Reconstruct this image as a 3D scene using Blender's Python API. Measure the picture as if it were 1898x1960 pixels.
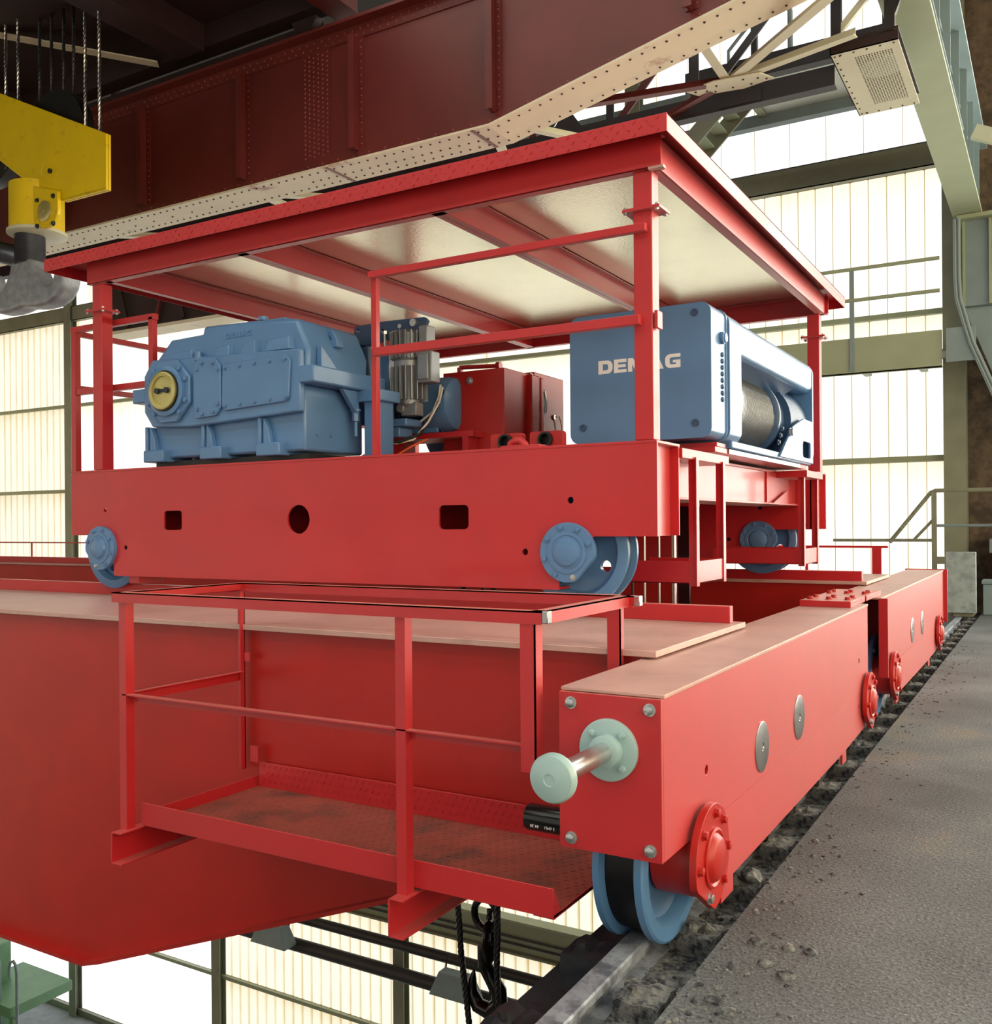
import bpy, math, random
from mathutils import Vector, Matrix
from mathutils.geometry import tessellate_polygon

random.seed(7)
for o in list(bpy.data.objects):
    bpy.data.objects.remove(o, do_unlink=True)
scene = bpy.context.scene
COL = scene.collection

# ------------------------------------------------------------------ camera
# X runs along the crane bridge, Y along the runway rail (away from the camera), Z up; walkway floor is z = 0
cam_d = bpy.data.cameras.new('camera')
cam = bpy.data.objects.new('camera', cam_d)
COL.objects.link(cam)
cam_d.sensor_fit = 'HORIZONTAL'
cam_d.sensor_width = 36.0
cam_d.lens = 1823.0 / 1898.0 * 36.0
cam_d.shift_y = 22.0 / 1898.0
cam_d.clip_start = 0.05
cam_d.clip_end = 300
yaw, roll = math.radians(30.5), -0.0081
Fw = Vector((-math.sin(yaw), math.cos(yaw), 0))
R0 = Vector((math.cos(yaw), math.sin(yaw), 0))
U0 = Vector((0, 0, 1))
Rc = R0 * math.cos(roll) + U0 * math.sin(roll)
Uc = U0 * math.cos(roll) - R0 * math.sin(roll)
cam.matrix_world = Matrix(((Rc.x, Uc.x, -Fw.x, 0), (Rc.y, Uc.y, -Fw.y, 0), (Rc.z, Uc.z, -Fw.z, 1.6), (0, 0, 0, 1)))
scene.camera = cam

# ------------------------------------------------------------------ world, light levels, exposure
world = bpy.data.worlds.new('world')
scene.world = world
world.use_nodes = True
world.node_tree.nodes['Background'].inputs[0].default_value = (0.75, 0.85, 1.0, 1)
world.node_tree.nodes['Background'].inputs[1].default_value = 0.5
scene.view_settings.view_transform = 'Standard'
scene.view_settings.look = 'None'
scene.view_settings.gamma = 1.0
scene.view_settings.use_curve_mapping = False
scene.view_settings.exposure = 0.0
scene.cycles.use_adaptive_sampling = True
scene.cycles.adaptive_threshold = 0.1
scene.cycles.adaptive_min_samples = 16
scene.cycles.max_bounces = 6
scene.cycles.diffuse_bounces = 3
scene.cycles.glossy_bounces = 3
PANEL_FAR = 1.25      # daylight through the translucent sheets of the far wall
ASSUMED_BAY = 9.0       # assumed glowing bay of the far wall, out of view right of the pier
ASSUMED_SKY = 3.6       # assumed roof lights, out of view
ASSUMED_SIDE = 5.0      # assumed window bands of the right hand wall, out of view
ASSUMED_BACK = 0.9      # assumed window bands of the wall behind the photographer
ASSUMED_LEFT = 1.2  # assumed window bands of the left hand wall, out of view

# ------------------------------------------------------------------ materials
def s2l(c):
    return tuple(((v / 255) / 12.92 if v / 255 <= 0.04045 else ((v / 255 + 0.055) / 1.055) ** 2.4) for v in c)

def mat(name, rgb, rough=0.5, metal=0.0, var=0.06, vscale=3.0, bump=0.0, bscale=60.0, coat=0.0, spec=0.5, rgb2=None, mixscale=2.0, mixlo=0.45, mixhi=0.6, sheen=0.0):
    m = bpy.data.materials.new(name)
    m.use_nodes = True
    nt = m.node_tree
    b = nt.nodes['Principled BSDF']
    col = s2l(rgb) + (1,)
    b.inputs['Roughness'].default_value = rough
    b.inputs['Metallic'].default_value = metal
    b.inputs['Specular IOR Level'].default_value = spec
    if coat:
        b.inputs['Coat Weight'].default_value = coat
        b.inputs['Coat Roughness'].default_value = 0.12
    if sheen:
        b.inputs['Sheen Weight'].default_value = sheen
        b.inputs['Sheen Roughness'].default_value = 0.45
        b.inputs['Sheen Tint'].default_value = (1.0, 0.93, 0.86, 1)
    tc = nt.nodes.new('ShaderNodeTexCoord')
    nz = nt.nodes.new('ShaderNodeTexNoise')
    nz.inputs['Scale'].default_value = vscale
    nz.inputs['Detail'].default_value = 2
    nt.links.new(tc.outputs['Object'], nz.inputs['Vector'])
    ramp = nt.nodes.new('ShaderNodeValToRGB')
    ramp.color_ramp.elements[0].position = 0.3
    ramp.color_ramp.elements[1].position = 0.7
    ramp.color_ramp.elements[0].color = tuple(max(0, c * (1 - var)) for c in col[:3]) + (1,)
    ramp.color_ramp.elements[1].color = tuple(min(1, c * (1 + var)) for c in col[:3]) + (1,)
    nt.links.new(nz.outputs['Fac'], ramp.inputs['Fac'])
    out = ramp.outputs['Color']
    if rgb2 is not None:
        n2 = nt.nodes.new('ShaderNodeTexNoise')
        n2.inputs['Scale'].default_value = mixscale
        n2.inputs['Detail'].default_value = 6
        n2.inputs['Roughness'].default_value = 0.65
        nt.links.new(tc.outputs['Object'], n2.inputs['Vector'])
        mr = nt.nodes.new('ShaderNodeMapRange')
        mr.inputs['From Min'].default_value = mixlo
        mr.inputs['From Max'].default_value = mixhi
        nt.links.new(n2.outputs['Fac'], mr.inputs['Value'])
        mx = nt.nodes.new('ShaderNodeMix')
        mx.data_type = 'RGBA'
        nt.links.new(mr.outputs['Result'], mx.inputs['Factor'])
        nt.links.new(out, mx.inputs['A'])
        mx.inputs['B'].default_value = s2l(rgb2) + (1,)
        out = mx.outputs['Result']
    nt.links.new(out, b.inputs['Base Color'])
    if bump > 0.045:
        n3 = nt.nodes.new('ShaderNodeTexNoise')
        n3.inputs['Scale'].default_value = bscale
        n3.inputs['Detail'].default_value = 4
        nt.links.new(tc.outputs['Object'], n3.inputs['Vector'])
        bp = nt.nodes.new('ShaderNodeBump')
        bp.inputs['Strength'].default_value = bump
        bp.inputs['Distance'].default_value = 0.01
        nt.links.new(n3.outputs['Fac'], bp.inputs['Height'])
        nt.links.new(bp.outputs['Normal'], b.inputs['Normal'])
    return m

RED = mat('red_gloss_paint', (188, 22, 32), 0.46, var=0.05, bump=0.02, bscale=25, coat=0.22, spec=0.6, sheen=0.22)
REDD = mat('red_satin_paint', (178, 30, 24), 0.4, var=0.07, bump=0.03, bscale=20)
OXIDE = mat('oxide_red_paint', (98, 34, 30), 0.45, var=0.14, vscale=1.2, bump=0.05, bscale=12)
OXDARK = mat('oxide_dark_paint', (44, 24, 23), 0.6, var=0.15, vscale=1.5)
BLUE = mat('blue_machine_paint', (88, 130, 178), 0.34, var=0.05, bump=0.06, bscale=70, coat=0.2)
BLUED = mat('blue_dark_paint', (56, 84, 122), 0.4, var=0.06)
BLUEW = mat('blue_wheel_paint', (84, 128, 176), 0.36, var=0.06, coat=0.2)
PALE = mat('pale_green_paint', (160, 190, 192), 0.3, var=0.05, coat=0.2)
CHROME = mat('chrome', (225, 228, 230), 0.14, 1.0, var=0.02)
ZINC = mat('zinc_plate', (196, 202, 204), 0.3, 0.9, var=0.08, vscale=40)
STEEL = mat('brushed_steel', (176, 176, 178), 0.3, 1.0, var=0.1, vscale=8)
TREAD = mat('dark_tread', (34, 34, 38), 0.42, 0.6, var=0.3, vscale=9)
GOLD = mat('brass_plate', (196, 186, 120), 0.3, 0.55, var=0.08, vscale=9)
BLACK = mat('black_rubber', (20, 20, 22), 0.45, var=0.1)
BLACKG = mat('black_gloss', (18, 18, 20), 0.22, var=0.1)
YEL = mat('yellow_paint', (232, 200, 0), 0.45, var=0.05, vscale=2, rgb2=(176, 150, 40), mixscale=7, mixlo=0.6, mixhi=0.8, bump=0.05, bscale=20)
HOOKM = mat('forged_steel', (150, 156, 164), 0.5, 0.35, var=0.2, vscale=9, bump=0.25, bscale=18)
SHANK = mat('dark_steel', (62, 64, 72), 0.4, 0.6, var=0.25, vscale=6)
GREENG = mat('greygreen_paint', (158, 168, 140), 0.5, var=0.05, vscale=2)
GREENB = mat('bluegrey_paint', (128, 146, 150), 0.5, var=0.08, vscale=2)
GREEND = mat('dark_olive_paint', (136, 140, 120), 0.55, var=0.12, vscale=2)
CREAM = mat('cream_mottled', (214, 206, 180), 0.45, var=0.04, vscale=2, rgb2=(150, 84, 62), mixscale=1.3, mixlo=0.62, mixhi=0.72)  # cream broken by red-brown patches, for the old cranes' flanges and brace strip
CREAMP = mat('cream_panel_paint', (206, 206, 180), 0.45, var=0.04, vscale=2)
DARK = mat('dark_lattice_paint', (40, 38, 42), 0.5, var=0.15)
GRAYAL = mat('grey_cast_aluminium', (140, 146, 152), 0.38, 0.35, var=0.08, vscale=12)
WHITE = mat('white_lettering', (238, 240, 242), 0.4, var=0.01)
BRICK = mat('brown_wall', (108, 92, 74), 0.85, var=0.2, vscale=5, rgb2=(74, 62, 52), mixscale=3)
CONC = mat('concrete', (140, 146, 150), 0.85, var=0.12, vscale=4)
STOPM = mat('rail_stop_paint', (168, 186, 188), 0.55, var=0.06, vscale=3, rgb2=(140, 156, 160), mixscale=5)
MACHG = mat('green_machine_paint', (108, 150, 112), 0.5, var=0.06)
DIRT = mat('caked_dirt', (124, 126, 124), 0.95, var=0.3, vscale=20, rgb2=(44, 46, 54), mixscale=22, mixlo=0.4, mixhi=0.6, bump=0.8, bscale=60)
RAILM = mat('worn_rail_steel', (156, 164, 176), 0.5, 0.35, var=0.2, vscale=6, rgb2=(104, 110, 122), mixscale=9, bump=0.15, bscale=40)
GIRDB = mat('black_greased_steel', (34, 36, 42), 0.5, 0.2, var=0.3, vscale=7, bump=0.3, bscale=30)
CEIL = mat('ceiling_dark', (40, 36, 34), 0.9, var=0.2)
SOFFIT = mat('landing_grey', (206, 214, 208), 0.4, var=0.1, vscale=1)
ROPEM = mat('greased_rope', (104, 108, 112), 0.42, 0.7, var=0.15, vscale=20)
WIRE = mat('cable_white', (214, 214, 206), 0.5, var=0.02)
ORANGE = mat('cable_orange', (220, 90, 30), 0.5, var=0.02)
TAUPE = mat('taupe_top', (204, 164, 156), 0.42, var=0.04, vscale=4, rgb2=(188, 150, 142), mixscale=2, bump=0.05, bscale=30)  # pale pinkish grey given to the carriage and girder top plates
TREADP = mat('red_tread_plate', (150, 74, 62), 0.55, var=0.1, vscale=6, rgb2=(82, 60, 52), mixscale=3.5, mixlo=0.5, mixhi=0.72, bump=0.1, bscale=40)

def sheet_mat():
    m = mat('bright_aluminium_sheet', (232, 226, 196), 0.22, 0.85, var=0.03)
    nt = m.node_tree
    b = nt.nodes['Principled BSDF']
    tc = nt.nodes.new('ShaderNodeTexCoord')
    v = nt.nodes.new('ShaderNodeTexVoronoi')
    v.inputs['Scale'].default_value = 45
    nt.links.new(tc.outputs['Object'], v.inputs['Vector'])
    bp = nt.nodes.new('ShaderNodeBump')
    bp.inputs['Strength'].default_value = 0.12
    bp.inputs['Distance'].default_value = 0.004
    nt.links.new(v.outputs['Distance'], bp.inputs['Height'])
    nt.links.new(bp.outputs['Normal'], b.inputs['Normal'])
    return m
SHEET = sheet_mat()

def panel_mat(name, strength, stain=(236, 196, 110), clean=(255, 253, 240), epow=22.0, eamt=0.7):
    m = bpy.data.materials.new(name)
    m.use_nodes = True
    nt = m.node_tree
    for n in list(nt.nodes):
        if n.type != 'OUTPUT_MATERIAL':
            nt.nodes.remove(n)
    out = [n for n in nt.nodes if n.type == 'OUTPUT_MATERIAL'][0]
    em = nt.nodes.new('ShaderNodeEmission')
    em.inputs['Strength'].default_value = strength
    tc = nt.nodes.new('ShaderNodeTexCoord')
    sp = nt.nodes.new('ShaderNodeSeparateXYZ')
    nt.links.new(tc.outputs['Generated'], sp.inputs[0])
    def math_(op, a, b=None):
        n = nt.nodes.new('ShaderNodeMath')
        n.operation = op
        for i, v in enumerate((a, b)):
            if v is None:
                continue
            if isinstance(v, (int, float)):
                n.inputs[i].default_value = v
            else:
                nt.links.new(v, n.inputs[i])
        return n.outputs[0]
    edge = math_('MULTIPLY', math_('ABSOLUTE', math_('SUBTRACT', sp.outputs[0], 0.5)), 2.0)
    edge = math_('POWER', edge, epow)
    nz = nt.nodes.new('ShaderNodeTexNoise')
    nz.inputs['Scale'].default_value = 0.9
    nz.inputs['Detail'].default_value = 4
    geo = nt.nodes.new('ShaderNodeNewGeometry')
    nt.links.new(geo.outputs['Position'], nz.inputs['Vector'])
    top = math_('POWER', sp.outputs[2], 7.0)
    fac = math_('MULTIPLY', math_('ADD', math_('MULTIPLY', edge, eamt), math_('MULTIPLY', top, 0.55)), math_('MULTIPLY', nz.outputs['Fac'], 1.35))
    mr = nt.nodes.new('ShaderNodeClamp')
    nt.links.new(fac, mr.inputs[0])
    mx = nt.nodes.new('ShaderNodeMix')
    mx.data_type = 'RGBA'
    nt.links.new(mr.outputs[0], mx.inputs['Factor'])
    mx.inputs['A'].default_value = s2l(clean) + (1,)
    mx.inputs['B'].default_value = s2l(stain) + (1,)
    nt.links.new(mx.outputs['Result'], em.inputs['Color'])
    nt.links.new(em.outputs[0], out.inputs[0])
    return m
PANEL = panel_mat('translucent_sheet_far', PANEL_FAR)
PANELW = panel_mat('translucent_sheet_white', PANEL_FAR * 1.12, stain=(240, 232, 190), clean=(252, 254, 255))
PANELE = panel_mat('assumed_bay_sheet', ASSUMED_BAY)
PANELS = panel_mat('assumed_skylight_sheet', ASSUMED_SKY)
PANELY = panel_mat('translucent_sheet_yellowed', PANEL_FAR * 0.9, stain=(206, 176, 104), clean=(255, 250, 228), epow=5.0, eamt=1.0)
PANELR = panel_mat('assumed_side_sheet', ASSUMED_SIDE)
PANELB = panel_mat('assumed_back_sheet', ASSUMED_BACK)
PANELL = panel_mat('assumed_left_sheet', ASSUMED_LEFT)
BACKING = mat('sheet_backing', (150, 130, 84), 0.9, var=0.2)

def floor_mat():
    m = mat('dirty_tread_floor', (99, 104, 107), 0.7, var=0.25, vscale=1.1, rgb2=(128, 112, 72), mixscale=0.4, mixlo=0.56, mixhi=0.74)
    nt = m.node_tree
    b = nt.nodes['Principled BSDF']
    tc = nt.nodes.new('ShaderNodeTexCoord')
    mp = nt.nodes.new('ShaderNodeMapping')
    mp.inputs['Rotation'].default_value = (0, 0, math.radians(45))
    nt.links.new(tc.outputs['Object'], mp.inputs[0])
    v = nt.nodes.new('ShaderNodeTexVoronoi')
    v.inputs['Scale'].default_value = 26
    v.inputs['Randomness'].default_value = 0.05
    nt.links.new(mp.outputs[0], v.inputs['Vector'])
    mr = nt.nodes.new('ShaderNodeMapRange')
    mr.inputs['From Min'].default_value = 0.12
    mr.inputs['From Max'].default_value = 0.3
    mr.inputs['To Min'].default_value = 1.0
    mr.inputs['To Max'].default_value = 0.0
    nt.links.new(v.outputs['Distance'], mr.inputs['Value'])
    nz = nt.nodes.new('ShaderNodeTexNoise')
    nz.inputs['Scale'].default_value = 110
    nz.inputs['Detail'].default_value = 4
    nz.inputs['Roughness'].default_value = 0.6
    nt.links.new(tc.outputs['Object'], nz.inputs['Vector'])
    ad = nt.nodes.new('ShaderNodeMath')
    ad.operation = 'MULTIPLY_ADD'
    nt.links.new(nz.outputs['Fac'], ad.inputs[0])
    ad.inputs[1].default_value = 0.9
    nt.links.new(mr.outputs['Result'], ad.inputs[2])
    bp = nt.nodes.new('ShaderNodeBump')
    bp.inputs['Strength'].default_value = 0.9
    bp.inputs['Distance'].default_value = 0.011
    nt.links.new(ad.outputs[0], bp.inputs['Height'])
    nt.links.new(bp.outputs['Normal'], b.inputs['Normal'])
    # grit speckle and coal dust with shapes of their own
    src = b.inputs['Base Color'].links[0].from_socket
    n2 = nt.nodes.new('ShaderNodeTexNoise')
    n2.inputs['Scale'].default_value = 70
    n2.inputs['Detail'].default_value = 6
    nt.links.new(tc.outputs['Object'], n2.inputs['Vector'])
    r2 = nt.nodes.new('ShaderNodeMapRange')
    r2.inputs['From Min'].default_value = 0.35
    r2.inputs['From Max'].default_value = 0.65
    r2.inputs['To Min'].default_value = 0.5
    r2.inputs['To Max'].default_value = 1.3
    nt.links.new(n2.outputs['Fac'], r2.inputs['Value'])
    n3 = nt.nodes.new('ShaderNodeTexNoise')
    n3.inputs['Scale'].default_value = 0.8
    n3.inputs['Detail'].default_value = 6
    nt.links.new(tc.outputs['Object'], n3.inputs['Vector'])
    r3 = nt.nodes.new('ShaderNodeMapRange')
    r3.inputs['From Min'].default_value = 0.38
    r3.inputs['From Max'].default_value = 0.62
    r3.inputs['To Min'].default_value = 0.6
    r3.inputs['To Max'].default_value = 1.15
    nt.links.new(n3.outputs['Fac'], r3.inputs['Value'])
    mu = nt.nodes.new('ShaderNodeMath')
    mu.operation = 'MULTIPLY'
    nt.links.new(r2.outputs['Result'], mu.inputs[0])
    nt.links.new(r3.outputs['Result'], mu.inputs[1])
    dm = nt.nodes.new('ShaderNodeMath')
    dm.operation = 'MULTIPLY_ADD'
    nt.links.new(mr.outputs['Result'], dm.inputs[0])
    dm.inputs[1].default_value = 0.6
    dm.inputs[2].default_value = 0.93
    mu2 = nt.nodes.new('ShaderNodeMath')
    mu2.operation = 'MULTIPLY'
    nt.links.new(mu.outputs[0], mu2.inputs[0])
    nt.links.new(dm.outputs[0], mu2.inputs[1])
    mu = mu2
    vm = nt.nodes.new('ShaderNodeVectorMath')
    vm.operation = 'SCALE'
    nt.links.new(src, vm.inputs[0])
    nt.links.new(mu.outputs[0], vm.inputs['Scale'])
    nt.links.new(vm.outputs[0], b.inputs['Base Color'])
    return m
FLOORM = floor_mat()

# ------------------------------------------------------------------ geometry helpers
def V(*a):
    return Vector(a if len(a) == 3 else a[0])

class G:
    def __init__(s):
        s.v, s.f = [], []
    def add(s, vs, fs):
        n = len(s.v)
        s.v += [Vector(p) for p in vs]
        s.f += [tuple(i + n for i in f) for f in fs]
        return s
    def box(s, x0, x1, y0, y1, z0, z1):
        x0, x1 = min(x0, x1), max(x0, x1)
        y0, y1 = min(y0, y1), max(y0, y1)
        z0, z1 = min(z0, z1), max(z0, z1)
        return s.add([(x0, y0, z0), (x1, y0, z0), (x1, y1, z0), (x0, y1, z0), (x0, y0, z1), (x1, y0, z1), (x1, y1, z1), (x0, y1, z1)],
                     [(0, 3, 2, 1), (4, 5, 6, 7), (0, 1, 5, 4), (1, 2, 6, 5), (2, 3, 7, 6), (3, 0, 4, 7)])
    def bar(s, p0, p1, w, h, up=(0, 0, 1)):
        p0, p1, up = V(p0), V(p1), V(up)
        d = (p1 - p0).normalized()
        if abs(d.dot(up)) > 0.98:
            up = V(0, 1, 0)
        a = d.cross(up).normalized() * (w / 2)
        b = a.cross(d).normalized() * (h / 2)
        return s.add([p0 - a - b, p0 + a - b, p0 + a + b, p0 - a + b, p1 - a - b, p1 + a - b, p1 + a + b, p1 - a + b],
                     [(0, 1, 2, 3), (7, 6, 5, 4), (0, 4, 5, 1), (1, 5, 6, 2), (2, 6, 7, 3), (3, 7, 4, 0)])
    def cyl(s, p0, p1, r0, r1=None, n=20, rot=0.0, caps=True):
        p0, p1 = V(p0), V(p1)
        r1 = r0 if r1 is None else r1
        d = (p1 - p0).normalized()
        a = d.orthogonal().normalized()
        b = d.cross(a)
        vs = []
        for p, r in ((p0, r0), (p1, r1)):
            for i in range(n):
                t = 2 * math.pi * i / n + rot
                vs.append(p + (a * math.cos(t) + b * math.sin(t)) * r)
        fs = [(i, (i + 1) % n, n + (i + 1) % n, n + i) for i in range(n)]
        if caps:
            fs += [tuple(range(n - 1, -1, -1)), tuple(range(n, 2 * n))]
        return s.add(vs, fs)
    def lathe(s, prof, o, axis, n=32, caps=True):
        # prof: list of (distance along the axis, radius)
        o, d = V(o), V(axis).normalized()
        a = d.orthogonal().normalized()
        b = d.cross(a)
        vs = []
        for t, r in prof:
            for i in range(n):
                q = 2 * math.pi * i / n
                vs.append(o + d * t + (a * math.cos(q) + b * math.sin(q)) * max(r, 1e-4))
        fs = []
        for k in range(len(prof) - 1):
            for i in range(n):
                j = (i + 1) % n
                fs.append((k * n + i, k * n + j, (k + 1) * n + j, (k + 1) * n + i))
        if caps:
            fs.append(tuple(range(n - 1, -1, -1)))
            m = (len(prof) - 1) * n
            fs.append(tuple(range(m, m + n)))
        return s.add(vs, fs)
    def tube(s, pts, r, n=8, twist=0.0, strands=1, closed=False):
        pts = [V(p) for p in pts]
        if strands > 1:
            # a laid rope: strands wound round the path
            fine = []
            for i in range(len(pts) - 1):
                k = max(2, int((pts[i + 1] - pts[i]).length / (r * 1.2)))
                for j in range(k):
                    fine.append(pts[i].lerp(pts[i + 1], j / k))
            fine.append(pts[-1])
            d0 = (fine[-1] - fine[0]).normalized()
            a0 = d0.orthogonal().normalized()
            b0 = d0.cross(a0)
            for q in range(strands):
                L, pp = 0, []
                for i, p in enumerate(fine):
                    if i:
                        L += (p - fine[i - 1]).length
                    t = 2 * math.pi * q / strands + L * twist
                    pp.append(p + (a0 * math.cos(t) + b0 * math.sin(t)) * r * 0.52)
                s.tube(pp, r * 0.54, n)
            return s
        rings = []
        m = len(pts)
        nrm = None
        for i, p in enumerate(pts):
            if closed:
                d = (pts[(i + 1) % m] - pts[i - 1]).normalized()
            else:
                d = (pts[min(i + 1, m - 1)] - pts[max(i - 1, 0)]).normalized()
            if nrm is None:
                nrm = d.orthogonal().normalized()
            nrm = (nrm - d * nrm.dot(d)).normalized()
            b = d.cross(nrm)
            rings.append([p + (nrm * math.cos(2 * math.pi * j / n) + b * math.sin(2 * math.pi * j / n)) * (r if not isinstance(r, (list, tuple)) else r[i]) for j in range(n)])
        vs = [q for rg in rings for q in rg]
        fs = []
        for k in range(m if closed else m - 1):
            k2 = (k + 1) % m
            for i in range(n):
                j = (i + 1) % n
                fs.append((k * n + i, k * n + j, k2 * n + j, k2 * n + i))
        if not closed:
            fs += [tuple(range(n - 1, -1, -1)), tuple(range((m - 1) * n, m * n))]
        return s.add(vs, fs)
    def plate(s, poly, holes, o, u, v, t):
        # a flat plate of thickness t (along u x v) with an outline and holes
        o, u, v = V(o), V(u), V(v)
        w = u.cross(v).normalized() * t
        loops = [list(poly)] + [list(h) for h in holes]
        flat = [p for lp in loops for p in lp]
        tris = tessellate_polygon([[Vector((p[0], p[1], 0)) for p in lp] for lp in loops])
        n = len(flat)
        P = [o + u * p[0] + v * p[1] for p in flat]
        vs = P + [p + w for p in P]
        fs = []
        for a, b, c in tris:
            ar = (flat[b][0] - flat[a][0]) * (flat[c][1] - flat[a][1]) - (flat[c][0] - flat[a][0]) * (flat[b][1] - flat[a][1])
            if ar < 0:
                b, c = c, b
            fs.append((c, b, a))
            fs.append((a + n, b + n, c + n))
        k = 0
        for li, lp in enumerate(loops):
            m = len(lp)
            ar = sum(lp[i][0] * lp[(i + 1) % m][1] - lp[(i + 1) % m][0] * lp[i][1] for i in range(m))
            ccw = (ar > 0) == (li == 0)
            for i in range(m):
                a, b = k + i, k + (i + 1) % m
                fs.append((a, b, b + n, a + n) if ccw else (b, a, a + n, b + n))
            k += m
        return s.add(vs, fs)

def circ(cx, cy, r, n=20, ry=None):
    return [(cx + r * math.cos(2 * math.pi * i / n), cy + (ry or r) * math.sin(2 * math.pi * i / n)) for i in range(n)]

def rrect(x0, x1, y0, y1, r, n=4):
    pts = []
    for cx, cy, a in ((x1 - r, y1 - r, 0), (x0 + r, y1 - r, 90), (x0 + r, y0 + r, 180), (x1 - r, y0 + r, 270)):
        for i in range(n + 1):
            t = math.radians(a + 90 * i / n)
            pts.append((cx + r * math.cos(t), cy + r * math.sin(t)))
    return pts

ORIGIN = {}

def make_mesh(name, g, off, m, smooth=35):
    me = bpy.data.meshes.new(name)
    me.from_pydata([tuple(p - off) for p in g.v], [], g.f)
    me.update()
    if smooth:
        me.polygons.foreach_set('use_smooth', [True] * len(me.polygons))
        me.set_sharp_from_angle(angle=math.radians(smooth))
    if m:
        me.materials.append(m)
    return me

def put(o, parent):
    COL.objects.link(o)
    if parent is not None:
        o.parent = parent
        ORIGIN[o] = ORIGIN[parent]

def bev(o, w, seg=2):
    if w:
        b = o.modifiers.new('bevel', 'BEVEL')
        b.width = w
        b.segments = seg
        b.limit_method = 'ANGLE'
        b.angle_limit = math.radians(40)

def part(name, g, m, parent, bevel=0.0, label=None, kind=None, smooth=35):
    o = bpy.data.objects.new(name, make_mesh(name, g, ORIGIN[parent], m, smooth))
    put(o, parent)
    bev(o, bevel)
    if label:
        o['label'] = label
    if kind:
        o['kind'] = kind
    return o

def thing(name, label, cat, loc, group=None, kind=None):
    o = bpy.data.objects.new(name, None)
    o.empty_display_size = 0.1
    o.location = loc
    COL.objects.link(o)
    ORIGIN[o] = V(loc)
    if label:
        o['label'] = label
    if cat:
        o['category'] = cat
    if group:
        o['group'] = group
    if kind:
        o['kind'] = kind
    return o

def solo(name, g, m, label, cat, group=None, kind=None, bevel=0.0, smooth=35):
    xs = [p.x for p in g.v]; ys = [p.y for p in g.v]; zs = [p.z for p in g.v]
    loc = V((min(xs) + max(xs)) / 2, (min(ys) + max(ys)) / 2, min(zs))
    o = bpy.data.objects.new(name, make_mesh(name, g, loc, m, smooth))
    o.location = loc
    COL.objects.link(o)
    ORIGIN[o] = loc
    bev(o, bevel)
    if label:
        o['label'] = label
    if cat:
        o['category'] = cat
    if group:
        o['group'] = group
    if kind:
        o['kind'] = kind
    return o

MESHES = {}

def inst(name, key, builder, m, parent, pos, direction=(0, 0, 1), roll_=0.0):
    # alike pieces share one mesh, built along +Z at the origin
    k = (key, m.name)
    if k not in MESHES:
        MESHES[k] = make_mesh(name, builder(), V(0, 0, 0), m)
    o = bpy.data.objects.new(name, MESHES[k])
    put(o, parent)
    q = V(direction).normalized().to_track_quat('Z', 'Y')
    o.rotation_mode = 'QUATERNION'
    from mathutils import Quaternion
    o.rotation_quaternion = q @ Quaternion((0, 0, 1), roll_)
    o.location = V(pos) - ORIGIN[parent]
    return o

def bolt(parent, pos, d, r=0.018, m=None, washer=True):
    def b():
        g = G()
        if washer:
            g.cyl((0, 0, -0.002), (0, 0, r * 0.25), r * 1.25, n=14)
        g.cyl((0, 0, 0), (0, 0, r * 0.95), r, n=6)
        g.cyl((0, 0, r * 0.95), (0, 0, r * 1.05), r, r * 0.8, n=6)
        return g
    return inst('bolt', ('bolt', round(r, 4), washer), b, m or ZINC, parent, pos, d, random.random())

ORD = ['first', 'second', 'third', 'fourth', 'fifth', 'sixth', 'seventh', 'eighth', 'ninth', 'tenth', 'eleventh', 'twelfth', 'thirteenth', 'fourteenth',
       'fifteenth', 'sixteenth', 'seventeenth', 'eighteenth', 'nineteenth', 'twentieth', 'twenty-first', 'twenty-second', 'twenty-third', 'twenty-fourth',
       'twenty-fifth', 'twenty-sixth', 'twenty-seventh', 'twenty-eighth', 'twenty-ninth', 'thirtieth']

LET = {
 'D': (1.15, [(0, 0), (0.8, 0), (1.02, 0.1), (1.15, 0.32), (1.15, 0.68), (1.02, 0.9), (0.8, 1), (0, 1)], [[(0.36, 0.27), (0.7, 0.27), (0.8, 0.37), (0.8, 0.63), (0.7, 0.73), (0.36, 0.73)]]),
 'E': (1.0, [(0, 0), (1, 0), (1, 0.24), (0.34, 0.24), (0.34, 0.39), (0.94, 0.39), (0.94, 0.61), (0.34, 0.61), (0.34, 0.76), (1, 0.76), (1, 1), (0, 1)], []),
 'M': (1.35, [(0, 0), (0.33, 0), (0.33, 0.55), (0.55, 0.1), (0.8, 0.1), (1.02, 0.55), (1.02, 0), (1.35, 0), (1.35, 1), (0.95, 1), (0.675, 0.45), (0.4, 1), (0, 1)], []),
 'A': (1.3, [(0, 0), (0.36, 0), (0.46, 0.2), (0.84, 0.2), (0.94, 0), (1.3, 0), (0.85, 1), (0.45, 1)], [[(0.55, 0.4), (0.75, 0.4), (0.65, 0.66)]]),
 'G': (1.15, [(0.3, 0), (1.15, 0), (1.15, 0.56), (0.58, 0.56), (0.58, 0.37), (0.82, 0.37), (0.82, 0.25), (0.42, 0.25), (0.34, 0.34), (0.34, 0.66), (0.42, 0.75), (1.15, 0.75), (1.15, 1), (0.3, 1), (0.08, 0.88), (0, 0.7), (0, 0.3), (0.08, 0.12)], []),
}

def word(txt, o, u, v, h, t, gap=0.13, wscale=1.0):
    g = G()
    x = 0
    for c in txt:
        w, poly, holes = LET[c]
        g.plate([((x + p[0] * wscale) * h, p[1] * h) for p in poly], [[((x + p[0] * wscale) * h, p[1] * h) for p in hh] for hh in holes], o, u, v, t)
        x += w * wscale + gap
    return g

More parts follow.
